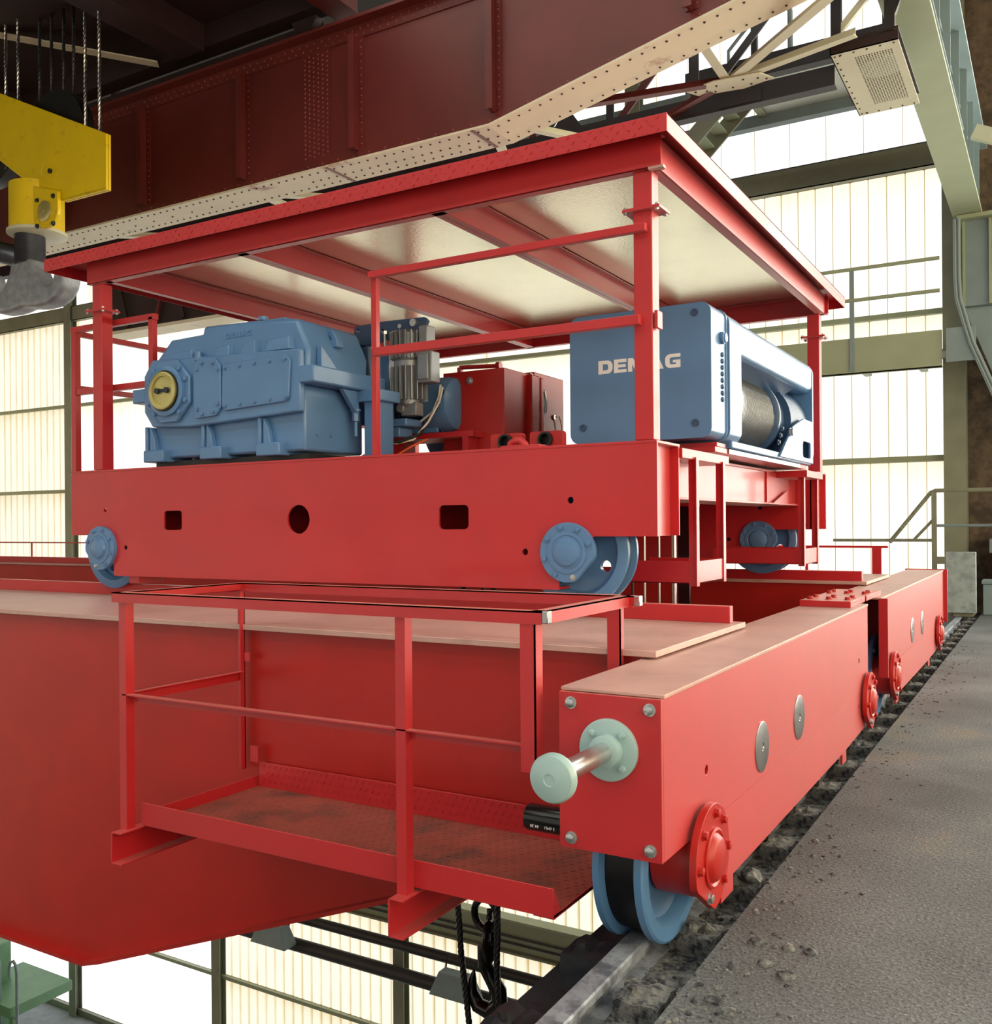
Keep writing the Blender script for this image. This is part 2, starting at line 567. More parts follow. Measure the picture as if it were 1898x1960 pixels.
XA, YA, ZA = (1, 0, 0), (0, 1, 0), (0, 0, 1)

# ================================================================== the hall
WY = 20.0
HX0, HX1, HY0, HY1, ZF, ZC = -36.0, 9.0, -12.0, 20.0, -14.4, 13.5

solo('floor', G().box(-1.12, HX1, HY0, WY, -0.3, 0.0), FLOORM, 'worn steel tread plate walkway beside the crane rail', None, kind='structure')
solo('floor_lower', G().box(HX0, HX1, HY0, WY, ZF - 0.2, ZF), CONC, 'grey concrete hall floor far below the crane', None, kind='structure')
solo('ceiling', G().box(HX0, HX1, HY0, WY + 0.3, ZC, ZC + 0.2), CEIL, 'dark hall roof above the cranes', None, kind='structure')

wall = thing('wall_far', 'bright translucent sheet wall closing the far end of the hall', None, (-15, WY, ZF), kind='structure')
# column line of the far wall, 6.6 m apart
for cx in (-27.85, -21.25, -14.65, -8.05):
    g = G().box(cx - 0.17, cx + 0.17, WY - 0.26, WY - 0.24, ZF, ZC).box(cx - 0.17, cx + 0.17, WY - 0.03, WY - 0.01, ZF, ZC).box(cx - 0.02, cx + 0.02, WY - 0.24, WY - 0.03, ZF, ZC)
    part('column', g, GREEND, wall)
part('column', G().box(-1.82, -1.44, WY - 0.42, WY - 0.38, -1, ZC).box(-1.82, -1.44, WY - 0.03, WY - 0.01, -1, ZC).box(-1.65, -1.61, WY - 0.38, WY, -1, ZC), GREEND, wall)
part('brick_infill', G().box(-1.44, 0.7, WY, WY + 0.3, -0.3, ZC), BRICK, wall)
part('brick_infill', G().box(0.7, HX1, WY, WY + 0.3, ZF, 0.3), BRICK, wall)
part('brick_infill', G().box(0.7, HX1, WY + 0.14, WY + 0.3, 0.3, ZC), BRICK, wall)
# girts (rails) that carry the sheets
for z, h, m in ((ZF + 0.1, 0.2, GREEND), (-11.6, 0.1, GREENG), (-8.7, 0.12, GREEND), (-5.8, 0.1, GREENG), (-2.9, 0.1, GREENG), (-0.1, 0.1, GREENG), (2.78, 0.11, GREENG), (5.58, 0.1, GREENG), (10.75, 0.2, GREENB), (13.2, 0.2, GREEND)):
    part('girt', G().box(HX0, -1.5, WY - 0.12, WY - 0.03, z - h / 2, z + h / 2), m, wall)
g = G().box(HX0, -1.7, WY - 0.2, WY - 0.18, 8.34, 8.81).box(HX0, -1.7, WY - 0.2, WY - 0.03, 8.79, 8.81).box(HX0, -1.7, WY - 0.2, WY - 0.03, 8.34, 8.36)
part('girt', g, GREEND, wall)
part('sheet_backing', G().box(HX0, -1.44, WY + 0.08, WY + 0.12, ZF, ZC), BACKING, wall)

def sheet_mesh(w, h):
    g = G()
    e = w / 2 - 0.005
    g.add([(-e, 0.03, 0), (-e + 0.02, 0, 0), (e - 0.02, 0, 0), (e, 0.03, 0), (-e, 0.03, h), (-e + 0.02, 0, h), (e - 0.02, 0, h), (e, 0.03, h)],
          [(0, 1, 5, 4), (1, 2, 6, 5), (2, 3, 7, 6), (0, 3, 2, 1), (4, 5, 6, 7), (3, 0, 4, 7)])
    return g

def sheets(xa, xb, w, z0, z1, m, name='panel'):
    key = ('sheet', w, round(z1 - z0, 3), m.name)
    if key not in MESHES:
        MESHES[key] = make_mesh(name, sheet_mesh(w, z1 - z0), V(0, 0, 0), m, 0)
    n = int(round((xb - xa) / w))
    for i in range(n):
        o = bpy.data.objects.new(name, MESHES[key])
        put(o, wall)
        o.location = V(xa + w * (i + 0.5), WY, z0) - ORIGIN[wall]

SW = 0.34
ROWS = [(-0.05, 2.72), (2.84, 5.53), (5.63, 8.34)]
for a, b in ROWS:
    sheets(-1.82 - 14 * SW, -1.82, SW, a, b, PANEL)              # right of the trolley
    sheets(-27.6 - 24 * SW, -27.6, SW, a, b, PANELY)              # left edge of the view
    sheets(-27.6, -27.6 + 14 * SW, SW, a, b, PANEL)
    sheets(-1.82 - 14 * SW - 2.72 * 6, -1.82 - 14 * SW, 2.72, a, b, PANEL)
sheets(-1.82 - 8 * 0.72, -1.82, 0.72, 8.81, 10.65, PANELW)
sheets(-1.82 - 8 * 0.72, -1.82, 0.72, 10.85, 13.1, PANELW)
sheets(-7.58 - 12 * 2.16, -7.58, 2.16, 8.81, 10.65, PANEL)
sheets(-7.58 - 12 * 2.16, -7.58, 2.16, 10.85, 13.1, PANEL)
for a, b in [(-14.2, -11.65), (-11.55, -8.76), (-8.64, -5.85)]:
    sheets(-21.2, -21.2 + 40 * SW, SW, a, b, PANELY)
    sheets(-21.2 - 7 * 2.1, -21.2, 2.1, a, b, PANELW)
    sheets(-7.6, -7.6 + 2 * 2.8, 2.8, a, b, PANEL)
for a, b in [(-5.75, -2.95), (-2.85, -0.15)]:
    sheets(-36, -36 + 12 * 2.8, 2.8, a, b, PANEL)

for i in range(8):                                                # assumed bay right of the pier, unseen, for glare on right faces
    for a, b in ((0.35, 4.2), (4.3, 8.3), (8.4, 12.4)):
        o = part('panel', G().box(0.72 + i * 1.03, 0.72 + i * 1.03 + 1.0, WY + 0.0, WY + 0.04, a, b), PANELE, wall, smooth=0)

# the other three sides of the hall, with assumed, unseen bands of glowing sheets
wr = thing('wall_right', 'plain right hand hall wall with assumed high window bands', None, (HX1, 0, 0), kind='structure')
part('wall_body', G().box(HX1, HX1 + 0.3, HY0, WY, ZF, ZC), BRICK, wr)
wb = thing('wall_back', 'hall wall behind the photographer with assumed window bands', None, (-10, HY0, 0), kind='structure')
part('wall_body', G().box(HX0, HX1, HY0 - 0.3, HY0, ZF, ZC), BRICK, wb)
wl = thing('wall_left', 'hall side wall at the far left', None, (HX0, 0, 0), kind='structure')
part('wall_body', G().box(HX0 - 0.3, HX0, HY0, WY, ZF, ZC), BRICK, wl)
k = 1
for a, b in ((0.8, 4.2), (4.4, 8.2)):
    for j in range(4):
        y0 = HY0 + 0.6 + j * 7.8
        solo('assumed_window_%d' % k, G().box(HX1 - 0.06, HX1 - 0.02, y0, y0 + 7.2, a, b), PANELR, 'assumed translucent window band in the right hand wall, out of view', None, kind='structure')  # assumed unseen light source for the faces turned right
        k += 1
for a, b in ((-3.5, 1.5), (2.0, 7.5)):
    for j in range(5):
        x0 = HX0 + 1.0 + j * 8.9
        solo('assumed_window_%d' % k, G().box(x0, x0 + 8.2, HY0 + 0.02, HY0 + 0.06, a, b), PANELB, 'assumed translucent window band behind the photographer', None, kind='structure')  # assumed unseen light source for the faces turned to the camera
        k += 1
for a, b in ((-13, -5.0), (-4.0, 8.0)):
    for j in range(4):
        y0 = HY0 + 0.6 + j * 7.8
        solo('assumed_window_%d' % k, G().box(HX0 + 0.02, HX0 + 0.06, y0, y0 + 7.2, a, b), PANELL, 'assumed translucent window band in the left hand wall, out of view', None, kind='structure')  # assumed unseen light source, carried over from the far wall
        k += 1

for a, b in ((-9.0, -6.0), (-3.0, 0.0), (3.0, 5.0)):
    solo('assumed_window_%d' % k, G().box(-24, 8, a, b, ZC - 0.06, ZC - 0.02), PANELS, 'assumed long translucent roof light in the hall ceiling, out of view', None, kind='structure')  # assumed unseen light source for the upward faces
    k += 1

# ================================================================== runway in the foreground
RX = -1.41
g = G().box(-1.67, -1.12, HY0 + 0.2, 19.4, -0.16, -0.10).box(-1.45, -1.40, HY0 + 0.2, 19.4, -1.3, -0.16).box(-1.67, -1.12, HY0 + 0.2, 19.4, -1.36, -1.3)
solo('runway_girder', g, GIRDB, 'black greasy runway girder under the foreground crane rail', 'girder')
prof = [(-0.075, 0), (0.075, 0), (0.075, 0.012), (0.02, 0.022), (0.015, 0.055), (0.045, 0.068), (0.045, 0.094), (0.038, 0.1), (-0.038, 0.1), (-0.045, 0.094), (-0.045, 0.068), (-0.015, 0.055), (-0.02, 0.022), (-0.075, 0.012)]
solo('runway_rail', G().plate(prof, [], (RX, 17.95, -0.10), XA, ZA, 17.95 - HY0), RAILM, 'worn grey crane rail running along the walkway edge', 'rail')
g = G()
for i in range(120):
    y0 = HY0 + i * 0.25
    g.box(-1.335, -1.122, y0, y0 + 0.252, -0.11, -0.086 - random.random() * 0.01)
solo('rail_bed_dirt', g, DIRT, 'grey dirt packed between the rail and the walkway', 'dirt', kind='stuff')

def clip_mesh(seed):
    rnd = random.Random(seed)
    n, mth = 7, 6
    vs, fs = [], []
    for j in range(mth):
        for i in range(n):
            x = -0.085 + 0.17 * i / (n - 1)
            y = -0.085 + 0.17 * j / (mth - 1)
            ed = (i in (0, n - 1)) or (j in (0, mth - 1))
            vs.append((x + (0 if not ed else rnd.uniform(-0.006, 0.006)), y + (0 if not ed else rnd.uniform(-0.006, 0.006)), 0.055 + rnd.uniform(-0.008, 0.01) + (0.02 if (i, j) in ((2, 2), (4, 3)) else 0)))
    for j in range(mth - 1):
        for i in range(n - 1):
            a = j * n + i
            fs.append((a, a + 1, a + n + 1, a + n))
    border = [i for i in range(n)] + [j * n + n - 1 for j in range(1, mth)] + [(mth - 1) * n + i for i in range(n - 2, -1, -1)] + [j * n for j in range(mth - 2, 0, -1)]
    base = len(vs)
    for b in border:
        vs.append((vs[b][0] * 1.04, vs[b][1] * 1.04, -0.02))
    for q in range(len(border)):
        q2 = (q + 1) % len(border)
        fs.append((border[q2], border[q], base + q, base + q2))
    g = G().add(vs, fs)
    g.cyl((-0.03, -0.02, 0.05), (-0.03, -0.02, 0.085), 0.02, n=6)
    return g
cm = [make_mesh('rail_clip', clip_mesh(s), V(0, 0, 0), DIRT, 25) for s in (1, 2, 3)]
for i in range(26):
    y = 2.50 + 0.597 * i
    o = bpy.data.objects.new('rail_clip', cm[i % 3])
    COL.objects.link(o)
    o.location = (-1.243, y + random.uniform(-0.02, 0.02), -0.082)
    o.rotation_euler = (0, 0, random.uniform(-0.08, 0.08))
    o['label'] = 'dirt-caked rail clip block, %s counted from the bottom edge' % ORD[i]
    o['category'] = 'rail clip'
    o['group'] = 'clip blocks along the walkway side of the crane rail'
for i in range(3):
    o = bpy.data.objects.new('rail_clip', MESHES.setdefault('clipk', make_mesh('rail_clip', clip_mesh(9), V(0, 0, 0), GIRDB, 25)))
    COL.objects.link(o)
    o.location = (-1.55, 2.72 + 0.597 * i, -0.085)
    o['label'] = 'black clip block on the pit side of the rail, %s from the bottom edge' % ORD[i]
    o['category'] = 'rail clip'
    o['group'] = 'black clip blocks on the pit side of the rail'
# loose grit and lumps on the walkway edge: uncountable
g = G()
rnd = random.Random(3)
def lump(g, x, y, z, r):
    ph = [rnd.uniform(0.7, 1.25) for _ in range(14)]
    vs = [(x, y, z + r * 0.8 * ph[12])]
    for i in range(6):
        t = math.pi * i / 3
        vs.append((x + r * math.cos(t) * ph[i], y + r * math.sin(t) * ph[i], z + r * 0.35))
    for i in range(6):
        t = math.pi * i / 3 + 0.5
        vs.append((x + r * 1.15 * math.cos(t) * ph[i + 6], y + r * 1.15 * math.sin(t) * ph[i + 6], z - r * 0.2))
    fs = [(0, 1 + i, 1 + (i + 1) % 6) for i in range(6)] + [(1 + i, 7 + i, 1 + (i + 1) % 6) for i in range(6)] + [(1 + (i + 1) % 6, 7 + i, 7 + (i + 1) % 6) for i in range(6)]
    g.add(vs, fs)
for i in range(420):
    y = 2.4 + rnd.random() ** 2 * 11
    lump(g, -1.11 + abs(rnd.gauss(0, 0.16)), y, 0, rnd.uniform(0.003, 0.013))
for i in range(520):
    y = 2.4 + rnd.random() ** 1.6 * 11
    lump(g, rnd.uniform(-1.34, -1.13), y, -0.089, rnd.uniform(0.004, 0.016))
for x, y, r in ((-0.99, 3.62, 0.03), (-0.92, 3.45, 0.028), (-0.88, 3.62, 0.026), (-0.83, 3.4, 0.03), (-0.8, 3.62, 0.024), (-1.0, 3.1, 0.028), (-0.93, 3.05, 0.025), (-1.2, 4.28, 0.05), (-1.05, 4.9, 0.02), (-0.85, 2.9, 0.018)):
    lump(g, x, y, 0, r)
solo('loose_grit', g, DIRT, 'loose grit and slag lumps scattered along the rail edge', 'grit', kind='stuff', smooth=0)

# rail stop at the far end
t = thing('rail_stop', 'pale blue-grey rail end stop standing across the far rail', 'rail stop', (-1.37, 17.6, 0))
part('stop_plate', G().box(-1.6, -1.15, 17.42, 17.52, 0.06, 1.07), STOPM, t, 0.01)
part('brace', G().plate([(17.52, 0.06), (18.3, 0.06), (17.52, 0.9)], [], (-1.40, 0, 0), YA, ZA, 0.04), STOPM, t)
part('foot', G().box(-1.5, -1.2, 17.5, 18.3, 0.0, 0.08), GREEND, t)
t = solo('concrete_kerb', G().box(-1.08, 1.5, 17.9, 18.3, 0, 0.52).box(-1.1, 1.5, 17.86, 18.34, 0.52, 0.58), GREENB, 'grey box kerb beside the rail stop at the far wall', 'kerb', bevel=0.01)
t = thing('control_locker', 'dark locker with yellow strip against the brown far wall', 'locker', (-0.4, 19.6, 0))
part('locker_body', G().box(-1.0, 0.4, 19.2, 19.9, 0, 1.0), GIRDB, t, 0.01)
part('locker_top', G().box(-1.05, 0.45, 19.15, 19.95, 1.0, 1.25), GREENB, t, 0.01)
part('locker_strip', G().box(-0.78, -0.72, 19.17, 19.2, 0.5, 1.0), YEL, t)

# stair railing and tubes at the far right
t = thing('stair_railing', 'dark olive stair railing at the far end of the walkway', 'railing', (-1.9, 18.5, 0))
part('handrail', G().tube([(-2.62, 18.5, 1.2), (-1.93, 18.5, 2.09), (-1.86, 18.5, 2.12), (1.5, 18.5, 2.12)], 0.035), GREEND, t)
part('handrail', G().tube([(-3.6, 18.5, 1.24), (-1.9, 18.5, 1.24)], 0.028), GREEND, t)
part('brace', G().tube([(-2.22, 18.5, 1.24), (-1.9, 18.5, 1.6)], 0.026), GREEND, t)
part('midrail', G().tube([(-1.88, 18.5, 1.5), (1.5, 18.5, 1.5)], 0.026), GREENB, t)
part('post', G().box(-1.92, -1.84, 18.46, 18.54, 0, 2.1), GREEND, t)
part('toe_rail', G().box(-1.86, -1.55, 18.48, 18.52, 0.82, 0.95), GREEND, t)
# walkway bracket gallery on the far wall
t = thing('wall_gallery', 'grey-green steel gallery with tube railing on the far wall', 'gallery', (-4, 19.3, 4.5))
part('edge_beam', G().box(-7.5, -1.75, 18.70, 18.74, 4.33, 5.0).box(-7.5, -1.75, 18.70, 18.8, 4.33, 4.36), GREENG, t, 0.004)
part('deck', G().box(-7.5, -1.2, 18.74, 19.7, 4.62, 4.66), GREEND, t)
part('end_plate', G().box(-1.68, -1.2, 18.62, 18.66, 4.4, 5.0), GREENB, t, 0.004)
for px in (-5.4, -4.3, -3.2, -2.2):
    part('bracket', G().box(px, px + 0.12, 18.74, 19.65, 4.40, 4.55), GREENG, t)
for px in (-6.1, -3.27):
    part('post', G().box(px - 0.04, px + 0.04, 18.66, 18.70, 4.38, 6.3), GREENB, t)
for z in (6.28, 5.7):
    part('handrail', G().tube([(-7.4, 18.68, z), (-1.78, 18.68, z)], 0.035), GREENG, t)

# upper runway: grey-green plate girder above, at the right
t = thing('upper_runway_girder', 'large grey-green runway girder overhead at the right edge', 'girder', (-1.33, 14, 7.0))
part('bottom_flange', G().box(-1.57, -1.10, 3.0, 19.5, 7.0, 7.04), GREENG, t, 0.004)
part('web', G().box(-1.335, -1.31, 3.0, 19.5, 7.04, 8.35), GREENB, t)
part('top_flange', G().box(-1.57, -1.05, 3.0, 19.5, 8.35, 8.4), GREENB, t)
part('cover_strip', G().box(-1.12, -1.085, 3.0, 14.8, 7.04, 7.055), GREENB, t)
for y in (9.4, 10.7, 12.0, 13.3, 14.6, 15.9, 17.2, 18.5):
    part('stiffener', G().box(-1.31, -1.12, y, y + 0.015, 7.04, 8.35), GREENB, t)
part('lengthwise_stiffener', G().box(-1.31, -1.2, 3.0, 19.5, 7.75, 7.765), GREENB, t)
t = thing('upper_crane_column', 'blue-grey steel column carrying the upper runway girder', 'column', (-1.1, 19.0, -0.3))
part('head_box', G().box(-1.42, 0.6, 18.9, 19.6, 5.4, 6.98), GREENB, t, 0.01)
for x in (-1.42, -1.0, -0.6):
    part('rib', G().box(x, x + 0.04, 18.82, 18.9, 5.4, 6.9), GREENG, t)
part('head_plate', G().box(-1.5, 0.6, 18.7, 19.7, 6.92, 6.99), GREENG, t)
part('corbel', G().plate([(-1.42, 5.4), (0.6, 5.4), (0.6, 1.6), (-0.6, 3.2)], [], (0, 19.3, 0), XA, ZA, 0.3), GREENB, t, 0.01)
t = thing('cable_conduit', 'bundle of slanted blue-grey conduits beside the far column', 'conduit', (-1.4, 18.6, 2.5))
for i, dx in enumerate((0, 0.06)):
    part('conduit', G().tube([(-1.52 + dx, 18.6, 6.9), (-1.52 + dx, 18.6, 5.9), (-1.5 + dx, 18.6, 5.5), (-1.3 + dx, 18.6, 4.7), (-0.6 + dx, 18.6, 2.9)], 0.032), GREENB, t)
t = solo('wind_brace', G().bar((-1.05, 16.2, 7.5), (0.6, 16.2, 6.7), 0.1, 0.22), CREAMP, 'pale diagonal wind brace beside the upper runway girder', 'brace', bevel=0.005)

# ================================================================== end carriages
CXL, CXR = -1.60, -1.20
WR = 0.305          # wheel radius on the tread
WZ = 0.305

def wheel(parent, y, name='wheel'):
    # double flanged wheel, axis along X, dished web; rail head between x -1.455 and -1.365
    w = part(name, G().lathe([(-0.105, 0.10), (-0.105, 0.30), (-0.095, 0.345), (-0.07, 0.345), (-0.06, WR + 0.004), (0.06, WR + 0.004), (0.07, 0.345), (0.098, 0.345), (0.105, 0.335),
                                (0.105, 0.285), (0.06, 0.255), (0.04, 0.16), (0.06, 0.09), (0.11, 0.085)], (RX, y, WZ), XA, 56), BLUEW, parent, 0.0)
    part('tread', G().cyl((RX - 0.059, y, WZ), (RX + 0.059, y, WZ), WR + 0.0055, n=56, caps=False), TREAD, w)
    part('plug', G().cyl((RX + 0.1, y - 0.2, WZ + 0.225), (RX + 0.115, y - 0.2, WZ + 0.225), 0.018, n=8), BLUEW, w)
    return w

def bearing(parent, y, x_in, x_out, red=REDD, s=1):
    # bearing housing with a flat-cut flange, bolts and cap, on the +X side (s = 1)
    b = part('bearing_housing', G().cyl((x_in, y, WZ), (x_out - 0.03 * s, y, WZ), 0.155, n=36), red, parent)
    poly = []
    for i in range(44):
        a = 2 * math.pi * i / 44
        yy, zz = 0.205 * math.cos(a), 0.205 * math.sin(a)
        # flat on the lower side towards the wheel notch
        nx, nz = -0.55, -0.835
        d = yy * nx + zz * nz
        if d > 0.165:
            yy -= nx * (d - 0.165); zz -= nz * (d - 0.165)
        poly.append((y + yy, WZ + zz))
    part('flange', G().plate(poly, [], (x_out - 0.03, 0, 0), YA, ZA, 0.03), red, b, 0.004)
    part('cap', G().lathe([(-0.01, 0.115), (0.008, 0.115), (0.012, 0.105), (0.004, 0.095), (0.022, 0.082), (0.03, 0.07)], (x_out, y, WZ), XA, 40), red, b)
    for i, a in enumerate((80, 45, 135, 0, 315, 180)):
        q = math.radians(a)
        bolt(b, (x_out, y + 0.168 * math.cos(q), WZ + 0.168 * math.sin(q)), XA, 0.017, red)
    q = math.radians(245)
    bolt(b, (x_out, y + 0.15 * math.cos(q), WZ + 0.15 * math.sin(q)), XA, 0.018, ZINC)
    return b

def side_outline(y0, y1, a0, a1):
    # carriage cheek: y0..y1 long, notched over the axles a0 and a1
    return [(y0, 0.40), (a0 - 0.13, 0.40), (a0 - 0.02, 0.30), (a0 + 0.02, 0.12), (a0 + 0.25, 0.10), (a0 + 0.25, 0.03), (a0 + 0.42, 0.03), (a0 + 0.42, 0.10),
            (a1 - 0.85, 0.10), (a1 - 0.85, 0.03), (a1 - 0.72, 0.03), (a1 - 0.72, 0.10), (a1 - 0.02, 0.12), (a1 + 0.0, 0.30), (a1 + 0.06, 0.40), (y1, 0.40), (y1, 0.975), (y0, 0.975)]

# ---- front carriage
t = thing('end_carriage', 'red end carriage with pale green buffer in the right foreground', 'end carriage', (RX, 5.2, 0))
holes_r = [circ(3.66, 0.62, 0.02, 12), circ(7.02, 0.62, 0.02, 12), circ(7.0, 0.3, 0.02, 12)]
ol = side_outline(3.185, 7.38, 3.585, 7.25)
part('side_plate', G().plate(ol, holes_r, (CXR - 0.014, 0, 0), YA, ZA, 0.014), RED, t, 0.002)
part('side_plate', G().plate(ol, [], (CXL, 0, 0), YA, ZA, 0.014), RED, t, 0.002)
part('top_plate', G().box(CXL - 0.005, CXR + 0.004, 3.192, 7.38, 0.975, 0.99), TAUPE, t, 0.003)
part('bottom_plate', G().box(CXL + 0.02, CXR - 0.02, 3.95, 6.9, 0.12, 0.135), RED, t)
for y in (3.95, 6.9):
    part('diaphragm', G().box(CXL + 0.014, CXR - 0.014, y, y + 0.012, 0.12, 0.975), REDD, t)
ep = part('end_plate', G().box(CXL, CXR - 0.0, 3.165, 3.185, 0.40, 0.976), RED, t, 0.002)
for x, z in ((-1.549, 0.938), (-1.242, 0.938), (-1.551, 0.440), (-1.242, 0.440)):
    bolt(ep, (x, 3.165, z), (0, -1, 0), 0.0185, ZINC)
# buffer: flange, gland, chromed rod, mushroom head
bf = part('buffer_flange', G().lathe([(0, 0.112), (0.016, 0.112), (0.02, 0.106), (0.02, 0.06), (0.055, 0.058), (0.06, 0.05)], (-1.397, 3.165, 0.782), (0, -1, 0), 48), PALE, t)
for a in (45, 135, 225, 315):
    q = math.radians(a)
    bolt(bf, (-1.397 + 0.084 * math.cos(q), 3.145, 0.782 + 0.084 * math.sin(q)), (0, -1, 0), 0.013, PALE, washer=False)
part('buffer_rod', G().cyl((-1.397, 3.12, 0.782), (-1.397, 2.74, 0.782), 0.036, n=32), ZINC, t)
part('buffer_head', G().lathe([(0, 0.03), (0.004, 0.07), (0.012, 0.080), (0.034, 0.080), (0.044, 0.074), (0.052, 0.055), (0.056, 0.02), (0.054, 0.018), (0.054, 0.001)], (-1.397, 2.745, 0.782), (0, -1, 0), 48), PALE, t)
for y, z in ((4.472, 0.545), (5.215, 0.55)):
    c = part('cover_disc', G().lathe([(0, 0.118), (0.004, 0.118), (0.006, 0.112), (0.006, 0.02), (0.003, 0.018), (0.003, 0.001)], (CXR, y, z), XA, 40), STEEL, t, label='round bare steel cover disc')
wheel(t, 3.585)
wheel(t, 7.25)
bearing(t, 3.585, RX + 0.06, -1.150)
bearing(t, 7.25, RX + 0.06, -1.155)
# black tubular limit switch poking out on the left
ls = part('proximity_switch', G().lathe([(0, 0.048), (0.006, 0.052), (0.2, 0.052)], (-1.805, 3.30, 0.445), XA, 32), BLACKG, t, label='black tubular switch with white print')
def text_mesh(body, size, name):
    cu = bpy.data.curves.new(name, 'FONT')
    cu.body = body
    cu.size = size
    cu.extrude = 0.0004
    ob = bpy.data.objects.new(name, cu)
    me = bpy.data.meshes.new_from_object(ob)
    bpy.data.objects.remove(ob)
    return me
for body, x in (('5 6MU', -1.665), ('84 30', -1.735)):
    me = text_mesh(body, 0.016, 'print')
    me.materials.append(WHITE)
    o = bpy.data.objects.new('print', me)
    put(o, ls)
    o.rotation_euler = (math.radians(90), math.radians(180), 0)
    o.location = V(x, 3.2495, 0.432) - ORIGIN[ls]

# coupling plates between the two carriages
def coupler(parent, y0, y1, zt):
    c = part('coupling_plate', G().box(CXL + 0.03, CXR - 0.06, y0, y1, 0.99, zt), RED, parent, 0.003)
    return c
cp = part('coupling_block', G().box(CXL + 0.005, CXR - 0.045, 6.98, 7.55, 0.99, 1.035), RED, t, 0.004)
for x in (-1.55, -1.42, -1.29):
    for y in (7.12, 7.3):
        bolt(cp, (x, y, 1.035), ZA, 0.02, REDD)

# ---- rear carriage
t = thing('end_carriage', 'red end carriage behind the coupling, farther along the rail', 'end carriage', (RX, 10.4, 0))
ol = side_outline(8.02, 12.75, 8.5, 11.97)
part('side_plate', G().plate(ol, [circ(8.25, 0.68, 0.02, 12)], (CXR - 0.014, 0, 0), YA, ZA, 0.014), RED, t, 0.002)
part('side_plate', G().plate(ol, [], (CXL, 0, 0), YA, ZA, 0.014), RED, t, 0.002)
part('front_lip', G().box(CXR - 0.02, CXR + 0.05, 8.0, 8.03, 0.36, 0.985), RED, t, 0.003)
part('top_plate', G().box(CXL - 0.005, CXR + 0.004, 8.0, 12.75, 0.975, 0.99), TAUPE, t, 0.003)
part('bottom_plate', G().box(CXL + 0.02, CXR - 0.02, 8.8, 11.6, 0.12, 0.135), RED, t)
part('diaphragm', G().box(CXL + 0.014, CXR - 0.014, 8.9, 8.912, 0.12, 0.975), REDD, t)
part('end_plate', G().box(CXL - 0.03, CXR + 0.045, 12.75, 12.78, 0.36, 1.0), RED, t, 0.003)
for y, z in ((9.85, 0.55), (10.62, 0.55)):
    part('cover_disc', G().lathe([(0, 0.118), (0.004, 0.118), (0.006, 0.112), (0.006, 0.02), (0.003, 0.018), (0.003, 0.001)], (CXR, y, z), XA, 40), STEEL, t, label='round bare steel cover disc')
wheel(t, 8.5)
wheel(t, 11.97)
bearing(t, 8.5, RX + 0.06, -1.155)
bearing(t, 11.97, RX + 0.06, -1.155)
cp = part('coupling_block', G().box(CXL + 0.005, CXR - 0.045, 7.62, 8.3, 0.99, 1.03), RED, t, 0.004)
for x in (-1.55, -1.42, -1.29):
    for y in (7.8, 7.95):
        bolt(cp, (x, y, 1.03), ZA, 0.02, REDD)

# ================================================================== bridge girders
GX = -32.0
def girder(name, label, y0, y1, yw0, yw1, yr):
    t = thing(name, label, 'crane girder', (-8, (y0 + y1) / 2, -1.3))
    poly = [(GX, -1.25), (-5.52, -1.25), (-5.35, -1.20), (-1.605, 0.165), (-1.605, 1.0), (GX, 1.0)]
    part('web_plate', G().plate(poly, [], (0, yw0 + 0.012, 0), XA, ZA, 0.012), REDD, t)
    part('web_plate', G().plate(poly, [], (0, yw1, 0), XA, ZA, 0.012), REDD, t)
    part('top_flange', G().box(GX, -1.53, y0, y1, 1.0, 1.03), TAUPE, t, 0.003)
    g = G()
    pts = [(GX, -1.25), (-5.52, -1.25), (-5.35, -1.20), (-1.605, 0.165)]
    for a, b in zip(pts[:-1], pts[1:]):
        g.add([(a[0], y0, a[1]), (b[0], y0, b[1]), (b[0], y1, b[1]), (a[0], y1, a[1]), (a[0], y0, a[1] - 0.025), (b[0], y0, b[1] - 0.025), (b[0], y1, b[1] - 0.025), (a[0], y1, a[1] - 0.025)],
              [(0, 1, 2, 3), (7, 6, 5, 4), (0, 4, 5, 1), (1, 5, 6, 2), (2, 6, 7, 3), (3, 7, 4, 0)])
    part('bottom_flange', g, REDD, t)
    part('trolley_rail', G().box(GX, -1.58, yr - 0.03, yr + 0.03, 1.03, 1.125), RED, t, 0.004)
    return t
girder('bridge_girder', 'near red box girder that ends at the foreground end carriage', 3.98, 5.38, 4.04, 5.30, 5.28)
girder('bridge_girder', 'far red box girder under the rear wheels of the trolley', 9.38, 10.78, 9.42, 10.70, 9.45)

# ================================================================== service platform in front of the near girder
t = thing('service_platform', 'red railed service platform hung on the near girder', 'platform', (-2.8, 3.6, 0.0))
PX0, PX1, PY0, PY1, PZ = -3.97, -1.655, 3.22, 4.02, 0.105
dk = part('deck_plate', G().box(PX0, PX1, PY0, PY1, PZ - 0.006, PZ), TREADP, t)
def lugs(ax0, ax1, step, f, r=0.011):
    g = G()
    return g
g = G()
nn = 0
yy = PY0 + 0.03
row = 0
while yy < PY1 - 0.01:
    xx = PX0 + 0.03 + (0.02 if row % 2 else 0)
    while xx < PX1 - 0.01:
        s = 1 if (row + nn) % 2 else -1
        g.bar((xx - 0.008, yy - 0.008 * s, PZ + 0.0005), (xx + 0.008, yy + 0.008 * s, PZ + 0.0005), 0.005, 0.003)
        xx += 0.042
        nn += 1
    yy += 0.036
    row += 1
part('tread_lugs', g, TREADP, dk, kind='stuff', smooth=0)
part('toe_board', G().box(PX0, PX1, PY0 - 0.006, PY0, PZ - 0.006, PZ + 0.108), RED, t, 0.002)
